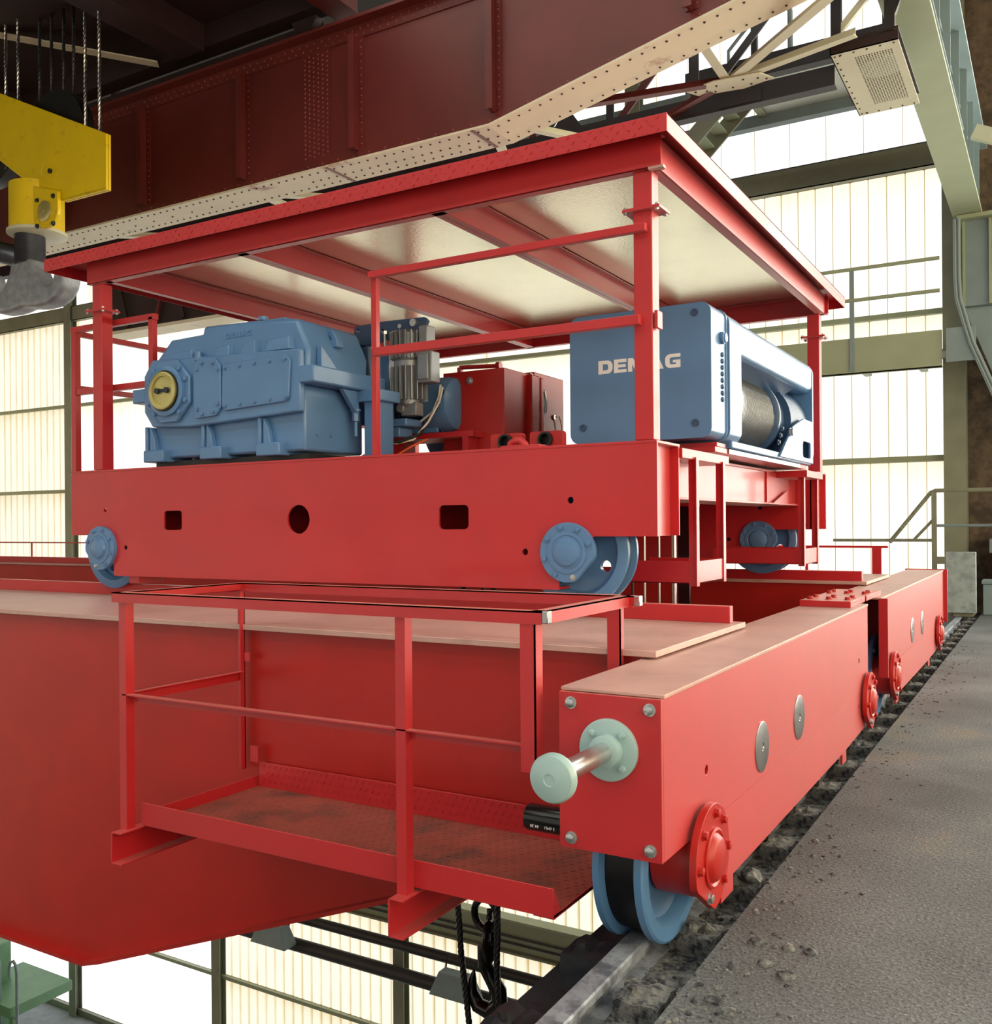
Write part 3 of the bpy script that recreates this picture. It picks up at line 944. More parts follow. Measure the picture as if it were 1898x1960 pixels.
bt = part('toe_board', G().box(PX0 + 0.02, PX1 - 0.1, PY1 - 0.01, PY1, PZ, PZ + 0.14), RED, t, 0.002)
g = G()
for r_ in range(3):
    for i in range(52):
        x = PX0 + 0.06 + i * 0.042 + (0.02 if r_ % 2 else 0)
        g.bar((x - 0.006, PY1 - 0.011, PZ + 0.03 + r_ * 0.042), (x + 0.006, PY1 - 0.011, PZ + 0.046 + r_ * 0.042), 0.004, 0.005, (0, 1, 0))
part('tread_lugs', g, RED, bt, kind='stuff', smooth=0)
part('toe_board', G().box(PX0, PX0 + 0.006, PY0, PY1, PZ, PZ + 0.06), RED, t)
part('end_lip', G().box(PX1 - 0.006, PX1, PY0, PY1, PZ - 0.006, PZ + 0.004).box(PX1 - 0.09, PX1, PY0, PY1, PZ - 0.012, PZ - 0.006).plate([(PY0, PZ), (PY0 + 0.06, PZ), (PY0 + 0.004, PZ + 0.105), (PY0, PZ + 0.105)], [], (PX1 - 0.006, 0, 0), YA, ZA, 0.006), RED, t)
# channel brackets under the deck
for bx in (-4.06, -2.35):
    g = G().box(bx, bx + 0.008, 3.1, 4.03, -0.075, 0.085).box(bx, bx + 0.075, 3.1, 4.03, 0.077, 0.085).box(bx, bx + 0.075, 3.1, 4.03, -0.075, -0.067)
    part('channel_bracket', g, RED, t, 0.002)
# railing: angle section posts and rails
def angle_post(x, y, z0, z1, a=0.05, e=0.006, sx=1, sy=1):
    return G().box(x, x + a * sx, y, y + e * sy, z0, z1).box(x, x + e * sx, y, y + a * sy, z0, z1)
RT = 1.27
part('post', G().box(-4.06, -4.01, 3.156, 3.162, 0.085, RT - 0.05).box(-4.016, -4.01, 3.162, 3.206, 0.085, RT - 0.05), RED, t)
part('post', G().box(-2.345, -2.295, 3.156, 3.162, 0.085, RT - 0.05).box(-2.301, -2.295, 3.162, 3.206, 0.085, RT - 0.05), RED, t)
part('post', G().box(-1.755, -1.69, 3.15, 3.156, 0.66, RT - 0.05).box(-1.696, -1.69, 3.15, 3.21, 0.66, RT - 0.05), RED, t)
part('post', G().box(-4.09, -4.04, 3.99, 3.996, 0.2, RT - 0.05).box(-4.046, -4.04, 3.96, 3.996, 0.2, RT - 0.05), RED, t)
part('post', G().box(-1.755, -1.69, 3.96, 3.966, 0.3, RT - 0.05).box(-1.696, -1.69, 3.96, 4.0, 0.3, RT - 0.05), RED, t)
part('top_rail', G().box(-4.1, -1.66, 3.145, 3.151, RT - 0.05, RT).box(-4.1, -1.66, 3.145, 3.195, RT - 0.006, RT), RED, t)
part('top_rail', G().box(-4.1, -1.64, 3.99, 3.996, RT - 0.05, RT).box(-4.1, -1.64, 3.99, 4.04, RT - 0.006, RT), RED, t)
part('top_rail', G().box(-4.1, -4.05, 3.15, 4.0, RT - 0.006, RT).box(-4.1, -4.094, 3.15, 4.0, RT - 0.05, RT).box(-4.056, -4.05, 3.17, 4.0, RT - 0.04, RT), RED, t)
part('top_rail', G().box(-1.71, -1.66, 3.15, 4.04, RT - 0.006, RT).box(-1.666, -1.66, 3.15, 4.04, RT - 0.05, RT), RED, t)
part('end_cap', G().box(-1.66, -1.635, 3.147, 3.185, RT - 0.046, RT + 0.001), STEEL, t, 0.003, label='bare metal rail end')
part('end_cap', G().box(-1.64, -1.61, 3.99, 4.03, RT - 0.046, RT + 0.001), STEEL, t, 0.003, label='bare metal rail end')
part('mid_rail', G().box(-4.04, -1.72, 3.156, 3.196, 0.755, 0.761).box(-4.04, -1.72, 3.192, 3.198, 0.72, 0.761), RED, t)
part('mid_rail', G().box(-4.06, -4.054, 3.2, 3.97, 0.71, 0.765).box(-4.06, -4.02, 3.2, 3.97, 0.76, 0.765), RED, t)
part('gusset', G().box(-3.99, -3.93, 3.98, 3.986, 0.25, 0.34), RED, t)
part('gusset', G().box(-4.03, -3.99, 3.98, 3.986, 0.82, 0.87), RED, t)

# matching platform behind the far girder; only its railing shows
t = thing('service_platform', 'far service platform whose thin red railing shows beyond the trolley', 'platform', (-9, 11.2, 0.0))
part('deck_plate', G().box(-18.6, -1.66, 10.74, 11.55, 0.1, 0.106), TREADP, t)
part('toe_board', G().box(-18.6, -1.66, 11.55, 11.556, 0.1, 0.21), RED, t)
part('top_rail', G().box(-18.6, -1.66, 11.58, 11.63, 1.285, 1.31), RED, t)
for x in (-1.78, -2.56, -5.0, -7.5, -10.0, -12.5, -15.0, -17.5):
    w = 0.05 if x == -1.78 else 0.016
    part('post', G().box(x - w, x + w, 11.58, 11.6, 0.1, 1.285), RED, t)
    part('bracket', G().box(x - 0.04, x + 0.04, 10.72, 11.62, 0.02, 0.1), RED, t)

# ================================================================== trolley frame
TX0, TX1 = -7.15, -1.945
T = thing('hoist_trolley', 'red trolley frame rolling on the bridge girders', 'hoist trolley', (-4.5, 7.37, 1.13))
TW = 0.30
TWZ = 1.125 + TW
def trolley_wheel(parent, x, y, hub_y, sgn):
    rim = [(-0.085, 0.26), (-0.085, 0.32), (-0.08, 0.335), (-0.055, 0.335), (-0.05, TW + 0.003), (0.05, TW + 0.003), (0.055, 0.335), (0.08, 0.335), (0.085, 0.325), (0.085, 0.27), (0.05, 0.245), (-0.05, 0.245), (-0.085, 0.26)]
    w = part('wheel', G().lathe(rim, (x, y, TWZ), (0, sgn, 0), 56, caps=False), BLUEW, parent)
    part('tread', G().cyl((x, y - 0.049, TWZ), (x, y + 0.049, TWZ), TW + 0.0045, n=56, caps=False), STEEL, w)
    hs = [circ(x + 0.185 * math.cos(math.radians(q)), TWZ + 0.185 * math.sin(math.radians(q)), 0.036, 18) for q in (-28, 62, 152, 242)]
    part('web_plate', G().plate(circ(x, TWZ, 0.25, 48), hs, (0, y + 0.02, 0), XA, ZA, 0.04), BLUEW, w)
    part('hub', G().cyl((x, y - 0.1, TWZ), (x, y + 0.1, TWZ), 0.12, n=32), BLUEW, w)
    b = part('bearing_cap', G().plate([(x + p[0], TWZ + p[1]) for p in capshape(1 if x > -4 else -1)], [], (0, hub_y, 0), XA, ZA, 0.035), BLUE, parent, 0.004)
    part('hub_boss', G().lathe([(0, 0.125), (0.006, 0.125), (0.008, 0.105), (0.004, 0.098), (0.006, 0.085), (0.022, 0.078), (0.026, 0.07)], (x, hub_y - 0.035, TWZ), (0, -1, 0), 44), BLUE, b)
    for a in (20, 62, 105, 150, 195, 240, 285):
        q = math.radians(a if x > -4 else 180 - a)
        bolt(b, (x + 0.152 * math.cos(q), hub_y - 0.035, TWZ + 0.152 * math.sin(q)), (0, -1, 0), 0.015, ZINC if a == 285 else BLUE)
    return w
def capshape(sg):
    pts = []
    for i in range(48):
        a = 2 * math.pi * i / 48
        px, pz = 0.178 * math.cos(a), 0.178 * math.sin(a)
        nx, nz = 0.75, -0.66
        d = px * nx + pz * nz
        if d > 0.15:
            px -= nx * (d - 0.15); pz -= nz * (d - 0.15)
        pts.append((px, pz))
    return pts if sg > 0 else [(-p[0], p[1]) for p in reversed(pts)]

outline = [(TX1, 1.52), (-2.34, 1.52), (-2.42, 1.47), (-2.575, 1.36), (-2.575, 1.20), (-6.615, 1.20), (-6.615, 1.34), (-6.83, 1.50), (-6.88, 1.53), (TX0, 1.53), (TX0, 2.03), (TX0 + 0.02, 2.05), (TX1, 2.05)]
outline = list(reversed(outline))
front_holes = [rrect(-3.43, -3.205, 1.565, 1.72, 0.03), circ(-4.626, 1.641, 0.103, 36), rrect(-6.015, -5.815, 1.57, 1.72, 0.025),
               circ(-2.49, 1.735, 0.021, 14), circ(-2.80, 1.425, 0.021, 14), circ(-6.72, 1.735, 0.018, 14), circ(-6.47, 1.43, 0.02, 14)]
back_holes = [circ(-2.49, 1.735, 0.021, 14), circ(-2.80, 1.425, 0.021, 14)]
part('side_plate', G().plate(outline, front_holes, (0, 5.115, 0), XA, ZA, 0.015), RED, T, 0.002)
part('side_plate', G().plate(outline, [], (0, 5.47, 0), XA, ZA, 0.015), RED, T, 0.002)
part('side_plate', G().plate(outline, back_holes, (0, 9.295, 0), XA, ZA, 0.015), RED, T, 0.002)
part('side_plate', G().plate(outline, [], (0, 9.66, 0), XA, ZA, 0.015), RED, T, 0.002)
for ya, yb in ((5.1, 5.48), (9.27, 9.67)):
    part('top_flange', G().box(TX0, TX1, ya - 0.004, yb, 2.05, 2.066), RED, T, 0.002)
    part('bottom_flange', G().box(-6.6, -2.58, ya + 0.02, yb - 0.02, 1.20, 1.215), REDD, T)
    part('end_diaphragm', G().box(TX1 - 0.07, TX1 - 0.055, ya + 0.01, yb - 0.01, 1.52, 2.05), RED, T)
    for x in (-2.85, -6.3):
        part('diaphragm', G().box(x, x + 0.012, ya + 0.02, yb - 0.02, 1.215, 2.05), REDD, T)
for x in (-2.50, -6.75):
    trolley_wheel(T, x, 5.28, 5.10, -1)
    trolley_wheel(T, x, 9.45, 9.28, -1)
# rail guards
for x in (-6.42,):
    part('rail_sweep', G().box(x - 0.06, x + 0.06, 5.14, 5.4, 1.14, 1.2), RED, T)
# cross beams between the side frames
g = G().box(-2.52, -2.16, 5.48, 9.28, 2.03, 2.05).box(-2.19, -2.165, 5.48, 9.28, 1.76, 2.03).box(-2.52, -2.1, 5.48, 9.28, 1.745, 1.76)
part('cross_beam', g, RED, T, 0.003)
for x in (-4.2, -6.6):
    part('cross_beam', G().box(x - 0.2, x + 0.2, 5.48, 9.28, 2.0, 2.03).box(x - 0.015, x + 0.015, 5.48, 9.28, 1.6, 2.0).box(x - 0.2, x + 0.2, 5.48, 9.28, 1.58, 1.6), REDD, T)
part('deck_plate', G().box(-7.1, -2.9, 5.48, 9.28, 2.035, 2.045), REDD, T)
part('gusset', G().plate([(8.25, 1.76), (9.28, 1.76), (9.28, 2.03), (8.25, 2.03)], [], (-2.165, 0, 0), YA, ZA, 0.015), RED, T)
part('gusset', G().plate([(8.35, 1.76), (8.85, 1.76), (8.85, 1.88)], [], (-2.13, 0, 0), YA, ZA, 0.012), RED, T)
part('gusset', G().plate([(5.48, 1.78), (6.35, 2.03), (5.48, 2.03)], [], (-2.12, 0, 0), YA, ZA, 0.012), RED, T)
# hoist seats
for y in (6.35, 8.75):
    part('hoist_seat', G().box(-3.0, -1.96, y - 0.14, y + 0.14, 2.066, 2.105).box(-2.5, -1.96, y - 0.1, y + 0.1, 2.105, 2.135), RED, T, 0.004)
part('ledge', G().box(-2.3, -1.93, 5.48, 6.42, 1.985, 2.045), RED, T, 0.003)
part('ledge', G().box(-2.3, -1.88, 8.55, 9.2, 1.985, 2.045), RED, T, 0.003)
# hanging step baskets at the right end
for ya, yb, xl in ((5.72, 6.27, -2.45), (8.62, 9.16, -2.75)):
    xr = -1.925
    part('step_tray', G().box(xl, xr, ya, ya + 0.008, 1.215, 1.355).box(xr - 0.008, xr, ya, yb, 1.215, 1.355).box(xl, xr, ya, yb, 1.215, 1.223).box(xl, xr, yb - 0.008, yb, 1.215, 1.355), RED, T, 0.002)
    for y in (ya, yb):
        part('hanger', G().box(xr, xr + 0.008, y - 0.025, y + 0.025, 1.2, 2.0).box(xr - 0.05, xr, y - 0.004, y + 0.004, 1.2, 2.0), RED, T)
# lifting lug on the near frame
part('lifting_lug', G().tube([(-2.95, 5.2, 2.06), (-2.95, 5.2, 2.10), (-2.92, 5.2, 2.115), (-2.88, 5.2, 2.115), (-2.85, 5.2, 2.09), (-2.85, 5.2, 2.06)], 0.026).box(-3.0, -2.72, 5.15, 5.25, 2.06, 2.085), RED, T, 0.006)
for x in (-3.17, -2.87):
    r = part('pipe_clamp', G().plate(rrect(x - 0.12, x + 0.12, 2.066, 2.2, 0.02), [circ(x, 2.145, 0.046, 24)], (0, 5.58, 0), XA, ZA, 0.06), REDD, T, 0.003)
    part('pipe_end', G().lathe([(0, 0.052), (0.08, 0.052), (0.08, 0.038), (0.03, 0.038), (0.03, 0.001)], (x, 5.58, 2.145), (0, -1, 0), 28), BLACK, r)

# trolley railings
def sq(g, p0, p1, a=0.045):
    return g.bar(p0, p1, a, a)
part('guard_rail', sq(G(), (-3.96, 5.08, 3.27), (-1.99, 5.08, 3.27)), RED, T, 0.003)
part('guard_rail', sq(G(), (-3.92, 5.08, 2.75), (-2.03, 5.08, 2.75), 0.055), RED, T, 0.003)
part('guard_post', sq(G(), (-3.945, 5.12, 2.066), (-3.945, 5.12, 3.27), 0.042), RED, T, 0.003)
part('rail_cleat', G().box(-1.955, -1.935, 5.1, 5.18, 2.70, 2.80), RED, T, 0.003)
LY = 5.26
part('guard_rail', sq(G(), (-7.34, LY, 3.30), (-6.28, LY, 3.30), 0.05), RED, T, 0.003)
part('guard_rail', sq(G(), (-7.26, LY, 2.76), (-6.32, LY, 2.76), 0.05), RED, T, 0.003)
part('guard_post', sq(G(), (-7.30, LY, 1.75), (-7.30, LY, 3.30), 0.055), RED, T, 0.003)
part('guard_post', sq(G(), (-6.32, LY, 2.74), (-6.32, LY, 3.30), 0.05), RED, T, 0.003)
part('post_bracket', G().box(-7.33, -7.05, LY - 0.03, LY + 0.03, 1.75, 1.85), RED, T)
for z in (3.27, 2.80):
    part('guard_rail', sq(G(), (-7.30, LY, z), (-7.30, 9.5, z), 0.045), RED, T, 0.003)
for y in (6.6, 8.0, 9.5):
    part('guard_post', sq(G(), (-7.30, y, 1.75), (-7.30, y, 3.27), 0.045), RED, T, 0.003)
    part('post_bracket', G().box(-7.33, -7.05, y - 0.03, y + 0.03, 1.85, 1.95), RED, T)

# ================================================================== canopy over the trolley
C = thing('weather_canopy', 'red framed canopy roof on four posts above the trolley', 'canopy', (-4.5, 7.5, 2.07))
KX0, KX1, KY0, KY1 = -7.27, -1.815, 4.95, 10.0
KZ = 3.83
part('roof_plate', G().box(KX0, KX1, KY0, KY1, KZ - 0.006, KZ), RED, C)
def fascia(name, g):
    return part(name, g, RED, C, 0.002)
fs_ = fascia('front_fascia', G().box(KX0, KX1, KY0 - 0.006, KY0, KZ - 0.10, KZ + 0.002))
g = G()
for r_ in range(3):
    for i in range(80):
        x = KX0 + 0.03 + i * 0.068 + (0.034 if r_ % 2 else 0)
        if x > KX1 - 0.02:
            continue
        s = 1 if i % 2 else -1
        g.bar((x - 0.008, KY0 - 0.0065, KZ - 0.085 + r_ * 0.035 - 0.008 * s), (x + 0.008, KY0 - 0.0065, KZ - 0.085 + r_ * 0.035 + 0.008 * s), 0.006, 0.007, (0, 1, 0))
part('tread_lugs', g, RED, fs_, kind='stuff', smooth=0)
fascia('side_fascia', G().box(KX1 - 0.006, KX1, KY0, KY1, KZ - 0.10, KZ + 0.002))
fascia('side_fascia', G().box(KX0, KX0 + 0.006, KY0, KY1, KZ - 0.10, KZ + 0.002))
fascia('rear_fascia', G().box(KX0, KX1, KY1 - 0.006, KY1, KZ - 0.10, KZ + 0.002))
def channel_x(y, x0, x1, z0, z1, s):
    # channel beam along X, flanges to the side s
    return G().box(x0, x1, y, y + 0.008 * s, z0, z1).box(x0, x1, y, y + 0.07 * s, z0, z0 + 0.01).box(x0, x1, y, y + 0.07 * s, z1 - 0.01, z1)
def channel_y(x, y0, y1, z0, z1, s):
    return G().box(x, x + 0.008 * s, y0, y1, z0, z1).box(x, x + 0.07 * s, y0, y1, z0, z0 + 0.01).box(x, x + 0.07 * s, y0, y1, z1 - 0.01, z1)
part('edge_beam', channel_x(5.08, -6.9, -1.90, 3.60, 3.79, 1), RED, C, 0.003)
part('edge_beam', channel_x(9.62, -6.9, -1.90, 3.60, 3.79, -1), RED, C, 0.003)
for x, s in ((-1.93, -1), (-6.70, 1)):
    part('roof_beam', channel_y(x, 5.09, 9.6, 3.60, 3.79, s), RED, C, 0.003)
for x in (-3.42, -5.16):
    part('roof_beam', G().box(x - 0.05, x + 0.05, 5.09, 9.6, 3.60, 3.61).box(x - 0.004, x + 0.004, 5.09, 9.6, 3.6, 3.79).box(x - 0.05, x + 0.05, 5.09, 9.6, 3.78, 3.79), RED, C, 0.002)
for a, b in ((-6.69, -5.17), (-5.15, -3.43), (-3.41, -1.94)):
    part('ceiling_sheet', G().box(a, b, 5.1, 9.6, 3.795, 3.8), SHEET, C)
for k2, (x, y) in enumerate(((-2.078, 5.1), (-6.86, 5.1), (-2.078, 9.5), (-6.86, 9.5))):
    p = part('post', G().box(x, x + 0.113, y, y + 0.11, 2.068, 3.6), RED, C, 0.006)
    z = 3.38
    part('clamp_plate', G().box(x - 0.055, x + 0.17, y - 0.03, y + 0.14, z - 0.008, z + 0.008), RED, p)
    for dx, dy in ((-0.04, -0.012), (0.15, -0.012), (0.15, 0.12), (-0.04, 0.12)):
        bolt(p, (x + dx, y + dy, z + 0.008), ZA, 0.012, ZINC)
        bolt(p, (x + dx, y + dy, z - 0.008), (0, 0, -1), 0.012, ZINC)
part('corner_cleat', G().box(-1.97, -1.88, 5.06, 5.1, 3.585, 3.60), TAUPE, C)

# ================================================================== main hoist gearbox
t = thing('gearbox', 'blue cast gearbox with brass shaft cover on the trolley', 'gearbox', (-5.75, 5.8, 2.066))
GY0, GY1 = 5.42, 6.18
up = [(-6.60, 2.66), (-4.86, 2.66), (-4.84, 2.93), (-4.95, 3.165), (-5.40, 3.20), (-5.955, 3.215), (-5.97, 3.15), (-6.345, 3.14), (-6.56, 2.95)]
part('upper_housing', G().plate(up, [], (0, GY1, 0), XA, ZA, GY1 - GY0 - 0.04), BLUE, t, 0.03)
part('lower_housing', G().box(-6.56, -4.90, GY0 + 0.06, GY1, 2.16, 2.66), BLUE, t, 0.02)
part('parting_flange', G().box(-6.80, -6.56, GY0 + 0.02, GY1, 2.64, 2.76), BLUE, t, 0.012)
part('parting_flange', G().box(-4.9, -4.74, GY0 - 0.02, GY1 + 0.1, 2.66, 2.79), BLUE, t, 0.012)
bd = part('bearing_band', G().plate([(-6.6, 2.55), (-6.5, 2.42), (-6.05, 2.40), (-4.875, 2.45), (-4.875, 2.92), (-6.0, 2.96), (-6.5, 2.98), (-6.6, 2.85)], [], (0, GY0 + 0.04, 0), XA, ZA, 0.06), BLUE, t, 0.012)
SX, SZ = -6.275, 2.70
oct_ = [(SX + 0.275 * math.cos(math.radians(22.5 + 45 * i)), SZ + 0.275 * math.sin(math.radians(22.5 + 45 * i))) for i in range(8)]
pl = part('bearing_cover', G().plate(oct_, [], (0, GY0 - 0.02, 0), XA, ZA, 0.035), BLUE, t, 0.01)
part('cover_ring', G().lathe([(0, 0.205), (0.03, 0.205), (0.035, 0.195)], (SX, GY0 - 0.052, SZ), (0, -1, 0), 48), BLUE, pl)
part('shaft_seal', G().lathe([(0, 0.168), (0.012, 0.168)], (SX, GY0 - 0.086, SZ), (0, -1, 0), 48), BLACK, pl)
part('shaft_ring', G().lathe([(0, 0.155), (0.026, 0.155), (0.03, 0.148), (0.03, 0.118), (0.014, 0.114), (0.014, 0.001)], (SX, GY0 - 0.088, SZ), (0, -1, 0), 48), GOLD, pl, label='brass shaft ring and plate')
part('shaft_lock', G().cyl((SX - 0.055, GY0 - 0.10, SZ), (SX - 0.055, GY0 - 0.125, SZ), 0.026, n=6).cyl((SX + 0.055, GY0 - 0.10, SZ), (SX + 0.055, GY0 - 0.125, SZ), 0.026, n=6).box(SX - 0.05, SX + 0.05, GY0 - 0.112, GY0 - 0.102, SZ - 0.012, SZ + 0.012), SHANK, pl)
for a in (22, 50, 130, 158, 202, 230, 310, 338):
    q = math.radians(a)
    bolt(pl, (SX + 0.232 * math.cos(q), GY0 - 0.055, SZ + 0.232 * math.sin(q)), (0, -1, 0), 0.02, BLUE)
mc = [(-5.96, 2.46), (-5.74, 2.47), (-5.68, 2.53), (-5.68, 2.86), (-5.74, 2.93), (-5.94, 2.93), (-5.985, 2.88), (-5.985, 2.5)]
pl = part('cover_plate', G().plate(mc, [], (0, GY0 - 0.02, 0), XA, ZA, 0.025), BLUE, t, 0.006)
for x, z in ((-5.94, 2.85), (-5.88, 2.9), (-5.76, 2.89), (-5.71, 2.83), (-5.94, 2.53), (-5.88, 2.49), (-5.76, 2.50), (-5.71, 2.56)):
    bolt(pl, (x, GY0 - 0.045, z), (0, -1, 0), 0.016, BLUE)
bc = [(-5.64, 2.50), (-5.0, 2.53), (-4.97, 2.56), (-4.95, 2.84), (-5.0, 2.885), (-5.66, 2.87), (-5.67, 2.54)]
pl = part('cover_plate', G().plate(bc, [], (0, GY0 - 0.02, 0), XA, ZA, 0.022), BLUE, t, 0.006)
for i in range(5):
    x = -5.63 + i * 0.158
    bolt(pl, (x, GY0 - 0.042, 2.835 + i * 0.004), (0, -1, 0), 0.014, BLUE)
    bolt(pl, (x, GY0 - 0.042, 2.535 + i * 0.006), (0, -1, 0), 0.014, BLUE)
part('breather', G().cyl((-5.97, GY0, 2.93), (-5.97, GY0, 3.0), 0.03, n=12), BLUE, t)
for x0, x1 in ((-6.32, -6.02), (-5.82, -5.60), (-5.52, -5.32), (-5.26, -4.97)):
    g = G().add([(x0, GY0 + 0.05, 2.93), (x1, GY0 + 0.05, 2.93), (x1 - 0.01, GY0 + 0.06, 3.05), (x0 + 0.05, GY0 + 0.06, 3.04), (x0 + 0.02, GY0 - 0.015, 2.93), (x1 - 0.02, GY0 - 0.015, 2.93), (x1 - 0.035, GY0 + 0.0, 3.03), (x0 + 0.06, GY0 + 0.0, 3.02)],
               [(4, 5, 6, 7), (0, 4, 7, 3), (5, 1, 2, 6), (7, 6, 2, 3), (0, 1, 5, 4), (1, 0, 3, 2)])
    part('casting_boss', g, BLUE, t, 0.006)
for x in (-6.62, -5.95, -5.33):
    f = part('foot', G().box(x, x + 0.24, GY0 - 0.02, GY0 + 0.3, 2.13, 2.23), BLUE, t, 0.01)
    part('foot_rib', G().plate([(x + 0.05, 2.22), (x + 0.12, 2.22), (x + 0.10, 2.34), (x + 0.05, 2.43)], [], (0, GY0 + 0.06, 0), XA, ZA, 0.05), BLUE, f, 0.006)
    part('foot_rib', G().box(x, x + 0.03, GY0, GY0 + 0.1, 2.22, 2.43), BLUE, f, 0.006)
part('base_rail', G().box(-6.6, -4.9, GY0 + 0.1, GY1, 2.095, 2.14), BLACK, t)
part('inspection_lid', G().box(-5.6, -5.2, 5.6, 6.0, 3.19, 3.23), BLUE, t, 0.01)
part('lid_vent', G().cyl((-5.45, 5.62, 3.23), (-5.45, 5.62, 3.26), 0.04, n=16), BLUE, t)
part('lettering', word('DEMAG', (-5.70, GY0 + 0.045, 3.085), XA, ZA, 0.045, 0.012, wscale=0.95), BLUE, t, label='raised cast maker lettering')
part('lifting_eye', G().plate([(-5.0, 2.98), (-4.82, 2.98), (-4.82, 3.04), (-4.87, 3.12), (-4.94, 3.12), (-5.0, 3.06)], [circ(-4.91, 3.05, 0.022, 12)], (0, 5.85, 0), XA, ZA, 0.08), BLUE, t, 0.01)
part('web_rib', G().plate([(5.55, 2.79), (5.75, 2.79), (5.55, 2.96)], [], (-4.84, 0, 0), YA, ZA, 0.05), BLUE, t, 0.006)
sp = part('support_post', G().box(-4.76, -4.60, 6.02, 6.2, 2.066, 2.60).box(-4.86, -4.56, 5.98, 6.24, 2.57, 2.66).plate([(5.8, 2.66), (6.0, 2.66), (6.0, 2.45)], [], (-4.84, 0, 0), YA, ZA, 0.05), BLUE, t, 0.008)
part('foundation_bolt', G().cyl((-4.82, 5.99, 2.30), (-4.82, 5.99, 2.5), 0.014, n=10).cyl((-4.82, 5.99, 2.42), (-4.82, 5.99, 2.50), 0.03, n=6).cyl((-4.82, 5.99, 2.5), (-4.82, 5.99, 2.515), 0.042, n=14), BLUE, sp)
for y in (5.62, 5.78):
    bolt(t, (-4.90, y, 2.29), XA, 0.012, BLUE)

t.scale = (0.945, 0.945, 0.945)      # the gearbox measures 1.9 m over its lugs
t.location = (-5.434, 5.481, 2.045)

# ================================================================== brake with thruster
t = thing('drum_brake', 'blue drum brake with finned grey thruster right of the gearbox', 'brake', (-4.45, 6.15, 2.066))
part('brake_base', G().box(-4.72, -4.32, 5.98, 6.2, 2.36, 2.42).box(-4.70, -4.4, 6.0, 6.18, 2.28, 2.36), BLUE, t, 0.01)
part('brake_column', G().box(-4.60, -4.53, 6.04, 6.12, 2.4, 3.0).box(-4.67, -4.6, 6.04, 6.07, 2.4, 3.0), BLUE, t, 0.006)
part('spring_tube', G().cyl((-4.635, 6.03, 2.45), (-4.635, 6.03, 2.85), 0.022, n=12), BLACK, t)
part('brake_shoe_arm', G().plate([(-4.86, 2.4), (-4.75, 2.4), (-4.72, 2.7), (-4.76, 3.05), (-4.84, 3.05), (-4.80, 2.7)], [], (0, 6.12, 0), XA, ZA, 0.06), BLUED, t, 0.008)
lv = part('release_lever', G().plate([(-4.90, 3.06), (-4.82, 3.02), (-4.2, 3.12), (-4.17, 3.17), (-4.2, 3.20), (-4.6, 3.21), (-4.88, 3.20)], [circ(-4.85, 3.16, 0.02, 12), circ(-4.6, 3.13, 0.02, 12)], (0, 6.1, 0), XA, ZA, 0.04), BLUED, t, 0.006)
part('lever_pin', G().cyl((-4.28, 6.10, 3.16), (-4.28, 6.02, 3.16), 0.03, n=14).cyl((-4.86, 6.10, 3.08), (-4.86, 6.02, 3.08), 0.03, n=14).cyl((-4.42, 6.1, 3.15), (-4.42, 6.04, 3.15), 0.018, n=12), ZINC, lv)
part('tie_rod', G().cyl((-4.86, 6.05, 3.07), (-5.12, 5.85, 2.98), 0.012, n=10).cyl((-5.02, 5.927, 3.013), (-5.1, 5.866, 2.986), 0.024, n=10), STEEL, t)
part('adjuster', G().cyl((-4.56, 6.04, 3.0), (-4.56, 6.04, 3.12), 0.012, n=8).cyl((-4.56, 6.04, 3.1), (-4.56, 6.04, 3.125), 0.022, n=6), ZINC, t)
th = part('thruster_body', G().lathe([(0, 0.05), (0.03, 0.085), (0.3, 0.1), (0.32, 0.115), (0.36, 0.115), (0.38, 0.10), (0.58, 0.10), (0.6, 0.07), (0.62, 0.03)], (-4.34, 6.05, 2.50), ZA, 28), GRAYAL, t)
for i in range(20):
    a = math.radians(i * 18 - 100)
    if math.degrees(a) > 250:
        continue
    part('cooling_fin', G().bar((-4.34 + 0.12 * math.cos(a), 6.05 + 0.12 * math.sin(a), 2.56), (-4.34 + 0.12 * math.cos(a), 6.05 + 0.12 * math.sin(a), 2.82), 0.008, 0.055, (math.cos(a), math.sin(a), 0)).bar((-4.34 + 0.122 * math.cos(a), 6.05 + 0.122 * math.sin(a), 2.88), (-4.34 + 0.122 * math.cos(a), 6.05 + 0.122 * math.sin(a), 3.09), 0.008, 0.05, (math.cos(a), math.sin(a), 0)), GRAYAL, th, smooth=0)
part('terminal_box', G().box(-4.22, -4.08, 5.98, 6.1, 2.68, 2.92).box(-4.20, -4.10, 5.96, 5.98, 2.70, 2.90).box(-4.2, -4.12, 5.98, 6.1, 2.95, 3.12), GRAYAL, t, 0.012)
part('lower_clevis', G().box(-4.38, -4.24, 6.0, 6.1, 2.44, 2.54).cyl((-4.38, 5.98, 2.50), (-4.38, 6.0, 2.50), 0.035, n=16), GRAYAL, t, 0.005)
part('brake_drum', G().lathe([(-0.12, 0.06), (-0.1, 0.24), (0.08, 0.24), (0.1, 0.06)], (-4.80, 6.55, 2.56), XA, 40), SHANK, t)

